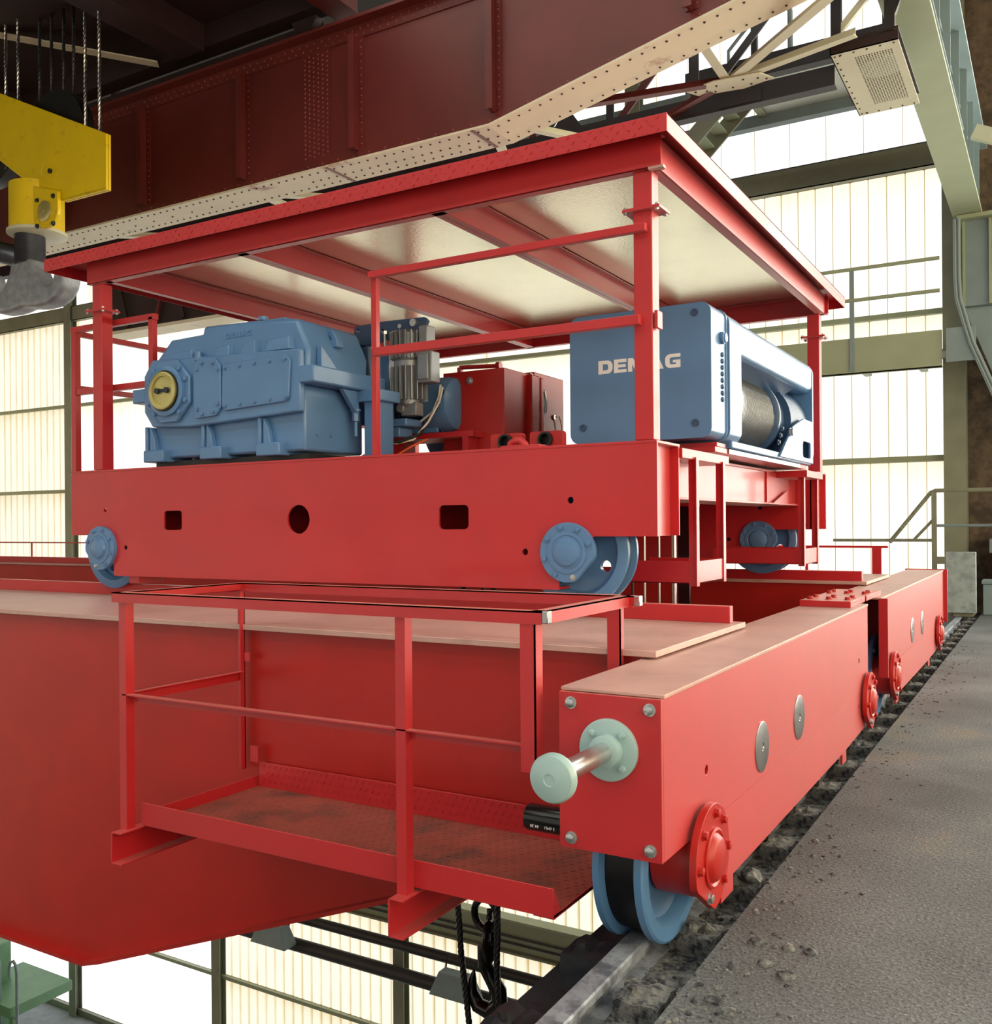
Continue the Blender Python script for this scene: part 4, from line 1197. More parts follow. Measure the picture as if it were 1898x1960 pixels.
# ================================================================== hoist motor
t = thing('hoist_motor', 'blue finned electric motor behind the brake thruster', 'motor', (-4.5, 6.6, 2.066))
MZ = 2.57
part('motor_body', G().cyl((-4.72, 6.55, MZ), (-4.36, 6.55, MZ), 0.17, n=36), BLUED, t)
for i in range(30):
    a = math.radians(i * 12)
    part('cooling_fin', G().bar((-4.70, 6.55 + 0.18 * math.cos(a), MZ + 0.18 * math.sin(a)), (-4.37, 6.55 + 0.18 * math.cos(a), MZ + 0.18 * math.sin(a)), 0.008, 0.045, (0, math.cos(a), math.sin(a))), BLUED, t, smooth=0)
part('fan_cowl', G().lathe([(0, 0.21), (0.005, 0.225), (0.17, 0.225), (0.225, 0.205), (0.25, 0.16), (0.255, 0.05)], (-4.40, 6.5, MZ), XA, 48), BLUE, t)
part('motor_foot', G().box(-4.72, -4.3, 6.38, 6.72, 2.34, 2.38).box(-4.7, -4.3, 6.4, 6.44, 2.34, 2.46), BLUE, t, 0.005)
part('motor_plinth', G().box(-4.85, -3.95, 6.36, 6.75, 2.29, 2.335).box(-4.05, -4.0, 6.36, 6.75, 2.066, 2.29).box(-4.82, -4.78, 6.36, 6.75, 2.066, 2.29), RED, t)
cab = [[(-4.2, 6.28, 2.70), (-4.19, 6.24, 2.6), (-4.22, 6.2, 2.48), (-4.34, 6.18, 2.40), (-4.45, 6.15, 2.39)],
       [(-4.18, 6.28, 2.68), (-4.17, 6.22, 2.56), (-4.22, 6.14, 2.40), (-4.32, 6.08, 2.26), (-4.42, 6.0, 2.23), (-4.52, 5.95, 2.24), (-4.60, 5.92, 2.18), (-4.66, 5.9, 2.13)],
       [(-4.52, 5.95, 2.33), (-4.56, 5.93, 2.25), (-4.62, 5.9, 2.16), (-4.70, 5.88, 2.12)]]
for i, c in enumerate(cab):
    part('cable', G().tube(c, 0.009), WIRE, t, label='thin white cable')
part('cable', G().tube([(-4.19, 6.3, 2.66), (-4.19, 6.2, 2.5), (-4.28, 6.1, 2.3), (-4.4, 6.0, 2.24), (-4.55, 5.95, 2.24)], 0.013), BLACK, t, label='thick black cable')
part('cable', G().tube([(-4.2, 6.1, 2.26), (-4.3, 6.02, 2.20), (-4.42, 5.95, 2.12), (-4.5, 5.9, 2.09)], 0.008), ORANGE, t, label='thin orange cable')

# ================================================================== red switch cabinet
t = thing('switch_cabinet', 'red oblong switch cabinet between the motor and the blue hoist', 'cabinet', (-4.0, 7.1, 2.066))
part('cabinet_body', G().box(-4.32, -3.745, 6.5, 7.0, 2.066, 2.83), REDD, t, 0.006)
part('cabinet_body', G().box(-4.32, -3.77, 7.05, 7.6, 2.066, 2.87), REDD, t, 0.006)
part('door_frame', G().box(-3.77, -3.70, 6.88, 7.06, 2.15, 2.82).box(-3.745, -3.69, 7.02, 7.07, 2.15, 2.81), REDD, t, 0.008)
h = part('door_handle', G().plate(rrect(7.14, 7.24, 2.52, 2.74, 0.04), [], (-3.77, 0, 0), YA, ZA, 0.012), SHANK, t, 0.003)
part('handle_grip', G().tube([(-3.75, 7.2, 2.72), (-3.735, 7.2, 2.62), (-3.745, 7.2, 2.54)], 0.012), ZINC, h)
part('lock', G().cyl((-3.77, 7.4, 2.52), (-3.755, 7.4, 2.52), 0.02, n=14), ZINC, t)
part('lead_wire', G().tube([(-3.755, 7.4, 2.52), (-3.74, 7.45, 2.53), (-3.74, 7.5, 2.45), (-3.75, 7.5, 2.2)], 0.005), GOLD, t)
bolt(t, (-4.06, 6.5, 2.75), (0, -1, 0), 0.024, ZINC)
bolt(t, (-3.85, 6.7, 2.83), ZA, 0.024, REDD)
bolt(t, (-3.735, 6.93, 2.82), XA, 0.016, ZINC)
t = thing('rope_drum', 'dark blue rope drum flange behind the switch cabinet', 'drum', (-4.9, 7.5, 2.066))
part('drum_flange', G().lathe([(-0.05, 0.2), (-0.05, 0.46), (0.0, 0.47), (0.02, 0.44), (0.02, 0.2)], (-4.75, 7.6, 2.52), (0.25, -0.97, 0), 64), BLUED, t)
part('drum_barrel', G().cyl((-4.75, 7.6, 2.52), (-5.05, 8.9, 2.52), 0.36, n=48), BLUED, t)
part('drum_cradle', G().box(-5.0, -4.5, 7.5, 7.7, 2.066, 2.3), REDD, t)
part('guard_bar', G().cyl((-4.6, 7.2, 3.0), (-4.2, 7.2, 2.98), 0.02, n=10).cyl((-4.22, 7.2, 2.98), (-4.18, 7.2, 2.98), 0.035, n=10), RED, t)
part('bar_stand', G().box(-4.62, -4.58, 7.18, 7.22, 2.066, 3.0), RED, t)

# ================================================================== auxiliary wire rope hoist
t = thing('rope_hoist', 'blue wire rope hoist with white lettering under the canopy', 'hoist', (-2.4, 7.5, 2.105))
HX_, HXR, HZ0, HZ1 = -2.95, -1.92, 2.15, 3.04
fc = part('front_cover', G().plate(rrect(HX_, HXR - 0.01, HZ0, HZ1, 0.07, 6), [], (0, 6.36, 0), XA, ZA, 0.31), BLUE, t, 0.02)
for x, z in ((-2.04, 2.975), (-2.04, 2.25), (-2.85, 2.262), (-2.85, 2.975)):
    part('screw_recess', G().lathe([(0, 0.026), (0.006, 0.026), (0.006, 0.016), (0.001, 0.014), (0.001, 0.001)], (x, 6.05, z), (0, -1, 0), 20), BLUED, fc)
part('lettering', word('DEMAG', (-2.73, 6.0495, 2.625), XA, ZA, 0.092, 0.002, gap=0.12, wscale=1.0), WHITE, fc, label='white maker lettering')
part('cover_seam', G().plate(rrect(HX_ - 0.008, HXR - 0.002, HZ0 - 0.008, HZ1 + 0.008, 0.075, 6), [], (0, 6.385, 0), XA, ZA, 0.03), BLUE, t, 0.006)
part('gear_section', G().plate(rrect(HX_ + 0.01, HXR + 0.012, HZ0 - 0.01, HZ1 - 0.005, 0.09, 6), [], (0, 6.66, 0), XA, ZA, 0.275), BLUE, t, 0.025)
part('oil_plug', G().lathe([(0, 0.042), (0.02, 0.042), (0.024, 0.034), (0.034, 0.03)], (HXR - 0.008, 6.27, 2.83), XA, 24), BLUE, t)
for i in range(8):
    part('vent_stud', G().lathe([(0, 0.018), (0.008, 0.017), (0.014, 0.008)], (HXR - 0.01, 6.28, 2.72 - i * 0.043), XA, 12), BLUED, t)
part('top_cover', G().plate(rrect(HX_ + 0.3, HXR, 2.76, HZ1 - 0.01, 0.07, 6), [], (0, 8.95, 0), XA, ZA, 2.32), BLUE, t, 0.015)
part('hood_lip', G().add([(HXR - 0.02, 6.66, 2.78), (HXR - 0.02, 8.5, 2.78), (HXR - 0.3, 8.5, 2.62), (HXR - 0.3, 6.66, 2.62), (HXR - 0.02, 6.66, 2.80), (HXR - 0.02, 8.5, 2.80), (HXR - 0.3, 8.5, 2.80), (HXR - 0.3, 6.66, 2.80)],
                         [(0, 3, 2, 1), (4, 5, 6, 7), (0, 1, 5, 4), (1, 2, 6, 5), (2, 3, 7, 6), (3, 0, 4, 7)]), BLUED, t)
DC = (-2.30, 2.47)
part('drum_barrel', G().cyl((DC[0], 6.62, DC[1]), (DC[0], 8.5, DC[1]), 0.29, n=48), BLUED, t)
g = G()
pts = []
for i in range(26 * 30 + 1):
    a = 2 * math.pi * i / 26
    pts.append((DC[0] + 0.298 * math.cos(a), 6.95 + i / 26 * 0.031, DC[1] + 0.298 * math.sin(a)))
part('wound_rope', g.tube(pts, 0.0165, 6), ROPEM, t, label='grey steel rope wound on the drum')
part('rope_guide', G().lathe([(0, 0.33), (0.12, 0.33), (0.12, 0.30), (0, 0.30)], (DC[0], 6.74, DC[1]), YA, 48), BLACK, t)
part('guide_ring', G().lathe([(0, 0.325), (0.02, 0.33), (0.04, 0.325)], (DC[0], 6.90, DC[1]), YA, 48), GOLD, t)
part('drum_flange', G().lathe([(0, 0.31), (0.02, 0.34), (0.06, 0.34), (0.08, 0.30)], (DC[0], 7.92, DC[1]), YA, 48), BLUED, t)
ep = part('rear_plate', G().plate(rrect(HX_ + 0.02, HXR + 0.005, HZ0 - 0.03, HZ1 - 0.01, 0.09, 6), [], (0, 8.99, 0), XA, ZA, 0.05), BLUE, t, 0.01)
part('rear_bearing', G().cyl((DC[0], 8.3, DC[1]), (DC[0], 8.95, DC[1]), 0.345, n=40), BLUED, t)
part('suspension_cheek', G().plate([(7.75, 2.12), (8.95, 2.12), (8.95, 2.50), (8.6, 2.50), (8.2, 2.40)], [rrect(8.55, 8.85, 2.16, 2.30, 0.03)], (HXR - 0.012, 0, 0), YA, ZA, 0.02), BLUE, t, 0.004)
bolt(t, (HXR + 0.008, 8.08, 2.34), XA, 0.03, ZINC)
for y, z in ((7.86, 2.30), (7.8, 2.24), (7.92, 2.36)):
    bolt(t, (HXR - 0.02, y, z), XA, 0.016, BLUED)
part('lower_beam', G().box(-2.4, HXR - 0.01, 6.5, 8.95, 2.105, 2.16), BLUE, t, 0.01)
part('bearing_shim', G().box(-2.3, -1.95, 6.5, 8.6, 2.07, 2.10), STEEL, t)

for i, x in enumerate((-2.78, -2.66, -2.88)):
    part('rope_fall', G().tube([(x, 7.0, 2.1), (x, 7.0, -2.4)], 0.011, 6), STEEL if i < 2 else BLACK, t)
t = thing('festoon_cable', 'black flat cable with white conduits hanging at the trolley end', 'cable', (-2.45, 7.0, 0.9))
part('flat_cable', G().box(-2.50, -2.41, 6.98, 7.0, 0.9, 1.76), BLACKG, t)
part('conduit', G().cyl((-2.535, 6.99, 0.95), (-2.535, 6.99, 1.76), 0.018, n=10), ZINC, t)
part('conduit', G().cyl((-2.37, 6.99, 1.12), (-2.37, 6.99, 1.76), 0.022, n=10), ZINC, t)
part('clamp', G().box(-2.56, -2.34, 6.96, 7.02, 1.72, 1.76), RED, t)

# ================================================================== hook and slings below the trolley
HXp, HYp = -4.5, 7.4
t = thing('bottom_hook', 'black shackle and crane hook hanging below the service platform', 'hook', (HXp, HYp, -2.95))
rg = [(HXp + 0.12 * math.cos(a), HYp, -1.95 + 0.14 * math.sin(a)) for a in [2 * math.pi * i / 24 for i in range(24)]]
part('ring', G().tube(rg, 0.034, 10, closed=True), BLACKG, t)
rg = [(HXp + 0.03, HYp + 0.075 * math.cos(a), -2.2 + 0.17 * math.sin(a)) for a in [2 * math.pi * i / 20 for i in range(20)]]
part('chain_link', G().tube(rg, 0.03, 10, closed=True), BLACKG, t)
hk = [(HXp, HYp, -2.32), (HXp - 0.01, HYp, -2.42), (HXp + 0.05, HYp, -2.51), (HXp + 0.13, HYp, -2.62), (HXp + 0.14, HYp, -2.73), (HXp + 0.04, HYp, -2.83), (HXp - 0.09, HYp, -2.80), (HXp - 0.16, HYp, -2.69), (HXp - 0.15, HYp, -2.57), (HXp - 0.13, HYp, -2.49)]
part('hook_body', G().tube(hk, [0.075, 0.07, 0.068, 0.075, 0.08, 0.08, 0.07, 0.058, 0.04, 0.012], 14), BLACKG, t)
part('swivel', G().cyl((HXp, HYp, -2.25), (HXp, HYp, -2.36), 0.08, n=20), BLACKG, t)
part('suspension_rope', G().tube([(HXp, HYp, 2.03), (HXp, HYp, -1.82)], 0.02, 8), BLACK, t)
for i, (dx, pts) in enumerate(((-0.3, [(-0.14, 1.9), (-0.25, -1.9), (-0.22, -2.3), (-0.08, -3.4)]), (0.0, [(-0.02, -1.95), (-0.06, -2.3), (0.0, -2.75), (0.05, -3.4)]), (0.1, [(0.05, -2.75), (0.08, -3.0), (0.12, -3.4)]), (0.3, [(0.15, 1.9), (0.17, -1.9), (0.16, -2.4), (0.2, -3.4)]))):
    solo('wire_sling', G().tube([(HXp + p[0], HYp + (0.11 if i in (1, 2) else -0.08), p[1]) for p in pts], 0.03, 6, twist=28, strands=4), BLACK,
         'black laid wire sling by the hanging hook, %s from the left' % ORD[i], 'wire sling', 'black wire slings hanging under the trolley')

# ================================================================== old overhead crane above
OXLITE = mat('oxide_rivet_paint', (140, 74, 68), 0.4, var=0.1)
def rivet(g, p, d, r):
    p, d = V(p), V(d).normalized()
    g.cyl(p, p + d * r * 0.7, r, r * 0.45, n=6)
OY = 9.08
t = thing('overhead_girder', 'dark red riveted plate girder of the old overhead crane', 'crane girder', (-10, 9.3, 6.0))
OB = [(-26.0, 6.0), (-5.36, 6.0), (-2.93, 6.52), (-1.8, 6.76)]
web = OB + [(-1.8, 7.62), (-26.0, 7.62)]
part('web_plate', G().plate(web, [], (0, OY + 0.015, 0), XA, ZA, 0.015), OXIDE, t)
part('web_plate', G().plate(web, [], (0, OY + 0.44, 0), XA, ZA, 0.015), OXIDE, t)
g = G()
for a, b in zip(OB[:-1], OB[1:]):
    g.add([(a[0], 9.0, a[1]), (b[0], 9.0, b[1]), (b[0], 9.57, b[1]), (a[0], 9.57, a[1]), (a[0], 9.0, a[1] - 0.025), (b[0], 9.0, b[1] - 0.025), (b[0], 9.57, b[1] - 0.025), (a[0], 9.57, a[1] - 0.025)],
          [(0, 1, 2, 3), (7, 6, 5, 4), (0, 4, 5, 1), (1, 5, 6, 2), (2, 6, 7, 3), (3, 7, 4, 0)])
bfl = part('bottom_flange', g, CREAM, t, label='cream riveted bottom flange with red-brown patches')
part('bottom_angle', G().plate([(-26, 6.0), (-5.36, 6.0), (-1.8, 6.76), (-1.8, 6.88), (-5.4, 6.12), (-26, 6.12)], [], (0, OY - 0.002, 0), XA, ZA, 0.014), OXIDE, t)
part('top_angle', G().box(-26, -1.8, OY - 0.016, OY - 0.002, 7.46, 7.62), OXIDE, t)
part('top_flange', G().box(-26, -1.8, OY - 0.16, 9.6, 7.62, 7.66), OXIDE, t)
part('crane_rail', G().box(-26, -1.8, 9.15, 9.25, 7.66, 7.78), OXDARK, t)
for k2 in range(3):
    x0 = (-7.72, -5.62, -8.9)[k2]
    if k2 < 2:
        part('splice_strip', G().box(x0 + 0.02, x0 + 0.06, 9.01, 9.56, 5.968, 5.975), OXIDE, bfl)
sx = [-18.6, -16.7, -14.8, -12.9, -10.99, -9.07, -7.21, -5.30, -3.05]
for i, x in enumerate(sx):
    zb = 6.12 if x < -5.4 else 6.14 + (x + 5.36) * 0.2135
    zt = 7.46
    st = part('stiffener', G().box(x - 0.075, x + 0.075, OY - 0.014, OY - 0.002, zb, zt).box(x - 0.03, x - 0.005, OY - 0.13, OY - 0.014, zb - 0.02, zt).box(x - 0.06, x + 0.03, OY - 0.145, OY - 0.13, zb - 0.02, zt), OXIDE, t)
    g = G()
    for j in range(16):
        z = zb + 0.06 + j * (zt - zb - 0.1) / 15
        rivet(g, (x + 0.04, OY - 0.014, z), (0, -1, 0), 0.0125)
    part('rivets', g, OXLITE, st, kind='stuff', smooth=0)
sp = part('splice_plate', G().box(-8.10, -7.66, OY - 0.012, OY - 0.002, 6.12, 7.46), OXIDE, t)
g = G()
for i in range(6):
    for j in range(22):
        rivet(g, (-8.06 + i * 0.072, OY - 0.012, 6.17 + j * 0.0585 + (0.028 if i % 2 else 0)), (0, -1, 0), 0.0125)
part('rivets', g, OXLITE, sp, kind='stuff', smooth=0)
g = G()
for i in range(95):
    x = -13.3 + i * 0.12
    rivet(g, (x, OY - 0.016, 7.57), (0, -1, 0), 0.0125)
    rivet(g, (x + 0.06, OY - 0.016, 7.5), (0, -1, 0), 0.0125)
    zz = 6.06 if x < -5.36 else 6.06 + (x + 5.36) * 0.2135
    if i % 2 == 0:
        rivet(g, (x, OY - 0.016, zz), (0, -1, 0), 0.0125)
part('rivets', g, OXLITE, t, kind='stuff', smooth=0)
g = G()
for i in range(110):
    x = -16.2 + i * 0.13
    if x > -1.9:
        break
    zz = 5.974 if x < -5.36 else 5.974 + (x + 5.36) * 0.2135
    for y in (9.09, 9.46):
        rivet(g, (x + (0.05 if y > 9.2 else 0), y, zz), (0, 0, -1), 0.0155)
    if -8.2 < x < -5.2 or x < -9.5 and i % 3 == 0:
        rivet(g, (x, 9.3, zz), (0, 0, -1), 0.0155)
part('rivets', g, OXDARK, bfl, kind='stuff', smooth=0)

# horizontal bracing between the old girder and its lattice companion
def brace(p0, p1, m, label, w=0.1):
    solo('wind_brace', G().bar(p0, p1, w, 0.012).bar((p0[0], p0[1], p0[2] + 0.04), (p1[0], p1[1], p1[2] + 0.04), 0.012, 0.08), m, label, 'brace', 'bracing of the old overhead crane')
Gp = (-3.13, 10.5, 6.5)
brace((-3.12, 9.5, 6.52), Gp, CREAMP, 'short cream brace between the old girder and the riveted gusset')
brace(Gp, (-1.8, 9.32, 6.52), CREAMP, 'pale diagonal brace rising right from the riveted gusset', 0.12)
brace(Gp, (-1.72, 10.15, 6.5), CREAMP, 'pale lower brace running right from the riveted gusset to the grille box', 0.09)
brace(Gp, (-5.5, 9.62, 6.3), OXIDE, 'rust red brace running left from the riveted gusset', 0.1)
brace(Gp, (-4.2, 10.95, 6.4), OXIDE, 'short rust red brace behind the riveted gusset', 0.09)
brace((-5.55, 9.55, 6.02), (-6.1, 10.85, 6.2), CREAMP, 'cream brace behind the canopy under the girder bend', 0.12)
brace((-5.2, 9.55, 6.1), (-4.75, 10.85, 6.25), CREAMP, 'cream brace right of the girder bend', 0.1)
brace((-9.15, 9.55, 6.0), (-9.5, 10.85, 6.15), CREAMP, 'cream brace left of the riveted splice', 0.11)
brace((-8.9, 9.55, 6.0), (-8.2, 10.85, 6.15), CREAMP, 'cream brace under the riveted splice', 0.11)
brace((-12.3, 9.55, 6.0), (-11.4, 10.85, 6.15), CREAMP, 'cream brace right of the yellow hook block', 0.11)
t = thing('gusset_plate', 'cream riveted gusset joining the bracing of the old crane', 'gusset', (-3.13, 10.5, 6.48))
part('plate', G().plate([(-3.6, 10.42), (-3.25, 10.33), (-2.75, 10.4), (-2.65, 10.6), (-3.0, 10.68), (-3.5, 10.6)], [], (0, 0, 6.475), XA, YA, 0.012), CREAMP, t)
g = G()
for x, y in ((-3.5, 10.48), (-3.38, 10.52), (-3.25, 10.45), (-3.1, 10.58), (-2.95, 10.45), (-2.8, 10.5), (-2.9, 10.6), (-2.72, 10.56), (-3.3, 10.58)):
    rivet(g, (x, y, 6.475), (0, 0, -1), 0.016)
part('rivets', g, OXDARK, t, kind='stuff', smooth=0)
t = thing('lattice_girder', 'dark lattice girder behind the old riveted girder', 'lattice girder', (-9, 10.95, 6.2))
part('bottom_chord', G().box(-22, -2.06, 10.85, 11.0, 6.36, 6.38).box(-22, -2.06, 10.85, 10.87, 6.38, 6.58), DARK, t)
part('top_chord', G().box(-22, -2.06, 10.85, 11.05, 7.60, 7.62).box(-22, -2.06, 10.85, 10.87, 7.46, 7.6), DARK, t)
x = -16.6
k2 = 0
while x < -2.9:
    part('vertical', G().box(x - 0.05, x + 0.05, 10.86, 10.88, 6.38, 7.6), OXIDE if k2 % 3 == 1 else DARK, t)
    part('diagonal', G().bar((x + 0.03, 10.89, 6.46), (x + 1.02, 10.89, 7.52), 0.02, 0.09, (0, 0, 1)), OXIDE if k2 % 2 else DARK, t)
    x += 1.08
    k2 += 1
for xg in (-3.1, -5.3):
    part('node_plate', G().plate([(xg - 0.25, 6.38), (xg + 0.25, 6.38), (xg + 0.25, 6.5), (xg + 0.08, 6.75), (xg - 0.08, 6.75), (xg - 0.25, 6.5)], [], (0, 10.84, 0), XA, ZA, 0.012), DARK, t)

# trolley of the old crane, seen from below as a dark mass at the top left
t = thing('overhead_trolley', 'black underside of the old crane trolley at the upper left', 'crane trolley', (-14, 7, 8.1))
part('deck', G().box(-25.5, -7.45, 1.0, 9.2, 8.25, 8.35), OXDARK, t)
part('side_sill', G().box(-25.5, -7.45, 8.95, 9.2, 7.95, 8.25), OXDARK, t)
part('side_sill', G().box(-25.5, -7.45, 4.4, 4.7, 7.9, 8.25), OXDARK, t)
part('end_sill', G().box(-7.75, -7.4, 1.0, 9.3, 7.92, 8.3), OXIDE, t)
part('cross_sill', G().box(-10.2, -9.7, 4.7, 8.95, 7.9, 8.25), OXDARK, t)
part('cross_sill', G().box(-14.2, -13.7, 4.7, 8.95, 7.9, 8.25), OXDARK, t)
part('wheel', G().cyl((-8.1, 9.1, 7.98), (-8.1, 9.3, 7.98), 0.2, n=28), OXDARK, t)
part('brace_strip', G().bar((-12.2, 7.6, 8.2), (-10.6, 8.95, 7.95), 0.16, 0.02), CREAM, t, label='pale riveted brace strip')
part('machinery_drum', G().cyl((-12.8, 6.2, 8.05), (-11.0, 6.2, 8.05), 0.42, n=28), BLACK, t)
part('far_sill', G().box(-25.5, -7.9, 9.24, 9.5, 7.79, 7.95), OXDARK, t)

# ================================================================== yellow hook block
BY0, BY1 = 7.46, 7.53
t = thing('hook_block', 'yellow hook block with grey ramshorn hook at the upper left', 'hook block', (-11.34, 7.5, 4.35))
hp = [(-9.76, 5.63), (-9.755, 6.30), (-12.3, 7.48), (-14.85, 6.30), (-14.85, 5.63), (-14.0, 5.64), (-13.5, 5.88), (-12.7, 6.44), (-11.94, 6.44), (-11.11, 5.88), (-10.59, 5.64)]
part('side_cheek', G().plate(list(reversed(hp)), [], (0, BY0 + 0.03, 0), XA, ZA, 0.03), YEL, t, 0.006)
part('side_cheek', G().plate(list(reversed(hp)), [], (0, BY1, 0), XA, ZA, 0.03), YEL, t, 0.006)
part('bottom_skin', G().add([(-9.77, BY0, 5.64), (-10.59, BY0, 5.65), (-10.59, BY1, 5.65), (-9.77, BY1, 5.64), (-9.77, BY0, 5.66), (-10.59, BY0, 5.67), (-10.59, BY1, 5.67), (-9.77, BY1, 5.66)],
     [(0, 1, 2, 3), (7, 6, 5, 4), (0, 4, 5, 1), (1, 5, 6, 2), (2, 6, 7, 3), (3, 7, 4, 0)]), YEL, t)
part('bottom_skin', G().add([(-10.59, BY0, 5.65), (-11.94, BY0, 6.44), (-11.94, BY1, 6.44), (-10.59, BY1, 5.65), (-10.59, BY0, 5.67), (-11.94, BY0, 6.46), (-11.94, BY1, 6.46), (-10.59, BY1, 5.67)],
     [(0, 1, 2, 3), (7, 6, 5, 4), (0, 4, 5, 1), (1, 5, 6, 2), (2, 6, 7, 3), (3, 7, 4, 0)]), YEL, t)
part('sheave', G().lathe([(-0.08, 0.1), (-0.08, 0.62), (0.08, 0.62), (0.08, 0.1)], (-10.95, 7.66, 6.52), YA, 40), BLACK, t)
part('sheave', G().lathe([(-0.08, 0.1), (-0.08, 0.62), (0.08, 0.62), (0.08, 0.1)], (-12.3, 7.66, 6.8), YA, 40), BLACK, t)
pn = part('pin_plug', G().lathe([(0, 0.165), (0.006, 0.165), (0.006, 0.158), (0.002, 0.156), (0.002, 0.03), (0.012, 0.028), (0.012, 0.001)], (-10.84, BY0, 6.07), (0, -1, 0), 40), YEL, t)
part('grease_nipple', G().cyl((-10.81, BY0 - 0.03, 6.05), (-10.81, BY0, 6.05), 0.03, n=10), SHANK, pn)
lug = [(-11.08, 5.9), (-11.08, 5.55)] + [(-10.84 + 0.25 * math.cos(math.radians(a)), 5.55 + 0.22 * math.sin(math.radians(a))) for a in range(195, 346, 15)] + [(-10.6, 5.55), (-10.6, 5.75)]
lg = part('crosshead_lug', G().plate(lug, [], (0, BY0 - 0.01, 0), XA, ZA, 0.05), YEL, t, 0.008)
part('pin_end', G().lathe([(0, 0.13), (0.02, 0.13), (0.025, 0.12), (0.025, 0.02), (0.035, 0.018)], (-10.85, BY0 - 0.06, 5.54), (0, -1, 0), 36), GOLD, lg)
part('keeper_plate', G().box(-11.02, -10.99, BY0 - 0.072, BY0 - 0.06, 5.40, 5.72), YEL, lg)
for x, z in ((-11.0, 5.7), (-10.68, 5.7), (-11.0, 5.38), (-10.68, 5.36)):
    bolt(lg, (x, BY0 - 0.06, z), (0, -1, 0), 0.025, SHANK)
part('crosshead', G().cyl((-11.34, 7.62, 5.40), (-11.34, 7.62, 6.0), 0.33, n=40), YEL, t)
part('thrust_collar', G().lathe([(0, 0.25), (0.04, 0.36), (0.08, 0.36)], (-11.34, 7.62, 5.33), ZA, 40), CREAMP, t)
part('lower_lug', G().cyl((-11.95, 7.2, 5.22), (-11.95, 7.7, 5.22), 0.14, n=20), SHANK, t)
part('shank', G().lathe([(0, 0.19), (0.04, 0.185), (0.5, 0.18)], (-11.34, 7.52, 4.97), ZA, 32), SHANK, t)
hh = [(0.0, 4.41), (0.3, 4.375), (0.55, 4.385), (0.75, 4.45), (0.87, 4.57), (0.905, 4.72), (0.87, 4.88), (0.79, 4.98), (0.745, 4.9), (0.72, 4.78), (0.67, 4.66), (0.58, 4.60), (0.47, 4.64), (0.35, 4.75), (0.26, 4.87), (0.21, 5.0)]
g = G()
hr = [(-11.36, 4.41)] + [(-11.34 + p[0] * 0.95, p[1]) for p in hh] + [(-11.36, 5.0)]
hl = [(-22.68 - p[0], p[1]) for p in reversed(hr)]
g.plate(hr, [], (0, 7.66, 0), XA, ZA, 0.28)
g.plate(hl, [], (0, 7.66, 0), XA, ZA, 0.28)
ob = part('ramshorn_hook', g, HOOKM, t, smooth=60)
rm = ob.modifiers.new('remesh', 'REMESH')
rm.mode = 'VOXEL'
rm.voxel_size = 0.024
rm.use_smooth_shade = True
sm_ = ob.modifiers.new('smooth', 'SMOOTH')
sm_.iterations = 14
sm_.factor = 0.6
for i, (x, y, m) in enumerate(((-11.68, 7.6, STEEL), (-11.95, 7.6, STEEL), (-11.45, 7.75, SHANK), (-11.2, 7.75, SHANK), (-10.95, 7.75, SHANK), (-10.75, 7.75, SHANK), (-10.32, 7.6, STEEL), (-10.05, 7.6, STEEL))):
    part('hoist_rope', G().tube([(x, y, 6.3), (x, y, 8.3)], 0.022, 5, twist=35, strands=3), m, t)

# ================================================================== grille box, platform and stair under the old crane
t = thing('grille_box', 'cream box with perforated bottom hanging beside the upper runway', 'grille box', (-1.7, 11.4, 6.5))
bx0, bx1, by0, by1, bz = -2.03, -1.36, 10.45, 12.2, 6.5
px0, px1, py0, py1 = -1.82, -1.44, 10.62, 11.95
g = G()
nx, ny = 14, 34
for i in range(nx):
    for j in range(ny):
        cx = px0 + (i + 0.5) * (px1 - px0) / nx
        cy = py0 + (j + 0.5) * (py1 - py0) / ny
        hx, hy = (px1 - px0) / nx / 2, (py1 - py0) / ny / 2
        sqp = [(cx + hx, cy), (cx + hx, cy + hy), (cx, cy + hy), (cx - hx, cy + hy), (cx - hx, cy), (cx - hx, cy - hy), (cx, cy - hy), (cx + hx, cy - hy)]
        inn = [(cx + hx * 0.68 * math.cos(math.pi * q / 4), cy + hy * 0.68 * math.sin(math.pi * q / 4)) for q in range(8)]
        g.add([(p[0], p[1], bz) for p in sqp] + [(p[0], p[1], bz) for p in inn], [(q, 8 + q, 8 + (q + 1) % 8, (q + 1) % 8) for q in range(8)])
part('perforated_plate', g, CREAMP, t, smooth=0)
part('bottom_frame', G().box(bx0, px0, by0, by1, bz, bz + 0.01).box(px1, bx1, by0, by1, bz, bz + 0.01).box(px0, px1, by0, py0, bz, bz + 0.01).box(px0, px1, py1, by1, bz, bz + 0.01), CREAMP, t)
part('side_wall', G().box(bx0, bx1, by0, by0 + 0.01, bz, bz + 0.10).box(bx0, bx0 + 0.01, by0, by1, bz, bz + 0.10), OXDARK, t)
part('inner_fan', G().cyl((-1.63, 11.2, bz + 0.08), (-1.63, 11.2, bz + 0.12), 0.24, n=24), GREENB, t)
part('top_skin', G().box(bx0, bx1, by0, by1, bz + 0.12, bz + 0.14), OXDARK, t)
g = G()
for j in range(11):
    for x in (bx0 + 0.04, bx0 + 0.09):
        if x > bx0 + 0.05 and j not in (0, 10):
            continue
        rivet(g, (x, by0 + 0.06 + j * 0.163, bz), (0, 0, -1), 0.013)
for i in range(5):
    rivet(g, (bx0 + 0.1 + i * 0.13, by0 + 0.05, bz), (0, 0, -1), 0.013)
    rivet(g, (bx0 + 0.1 + i * 0.13, by1 - 0.05, bz), (0, 0, -1), 0.013)
part('rivets', g, OXDARK, t, kind='stuff', smooth=0)
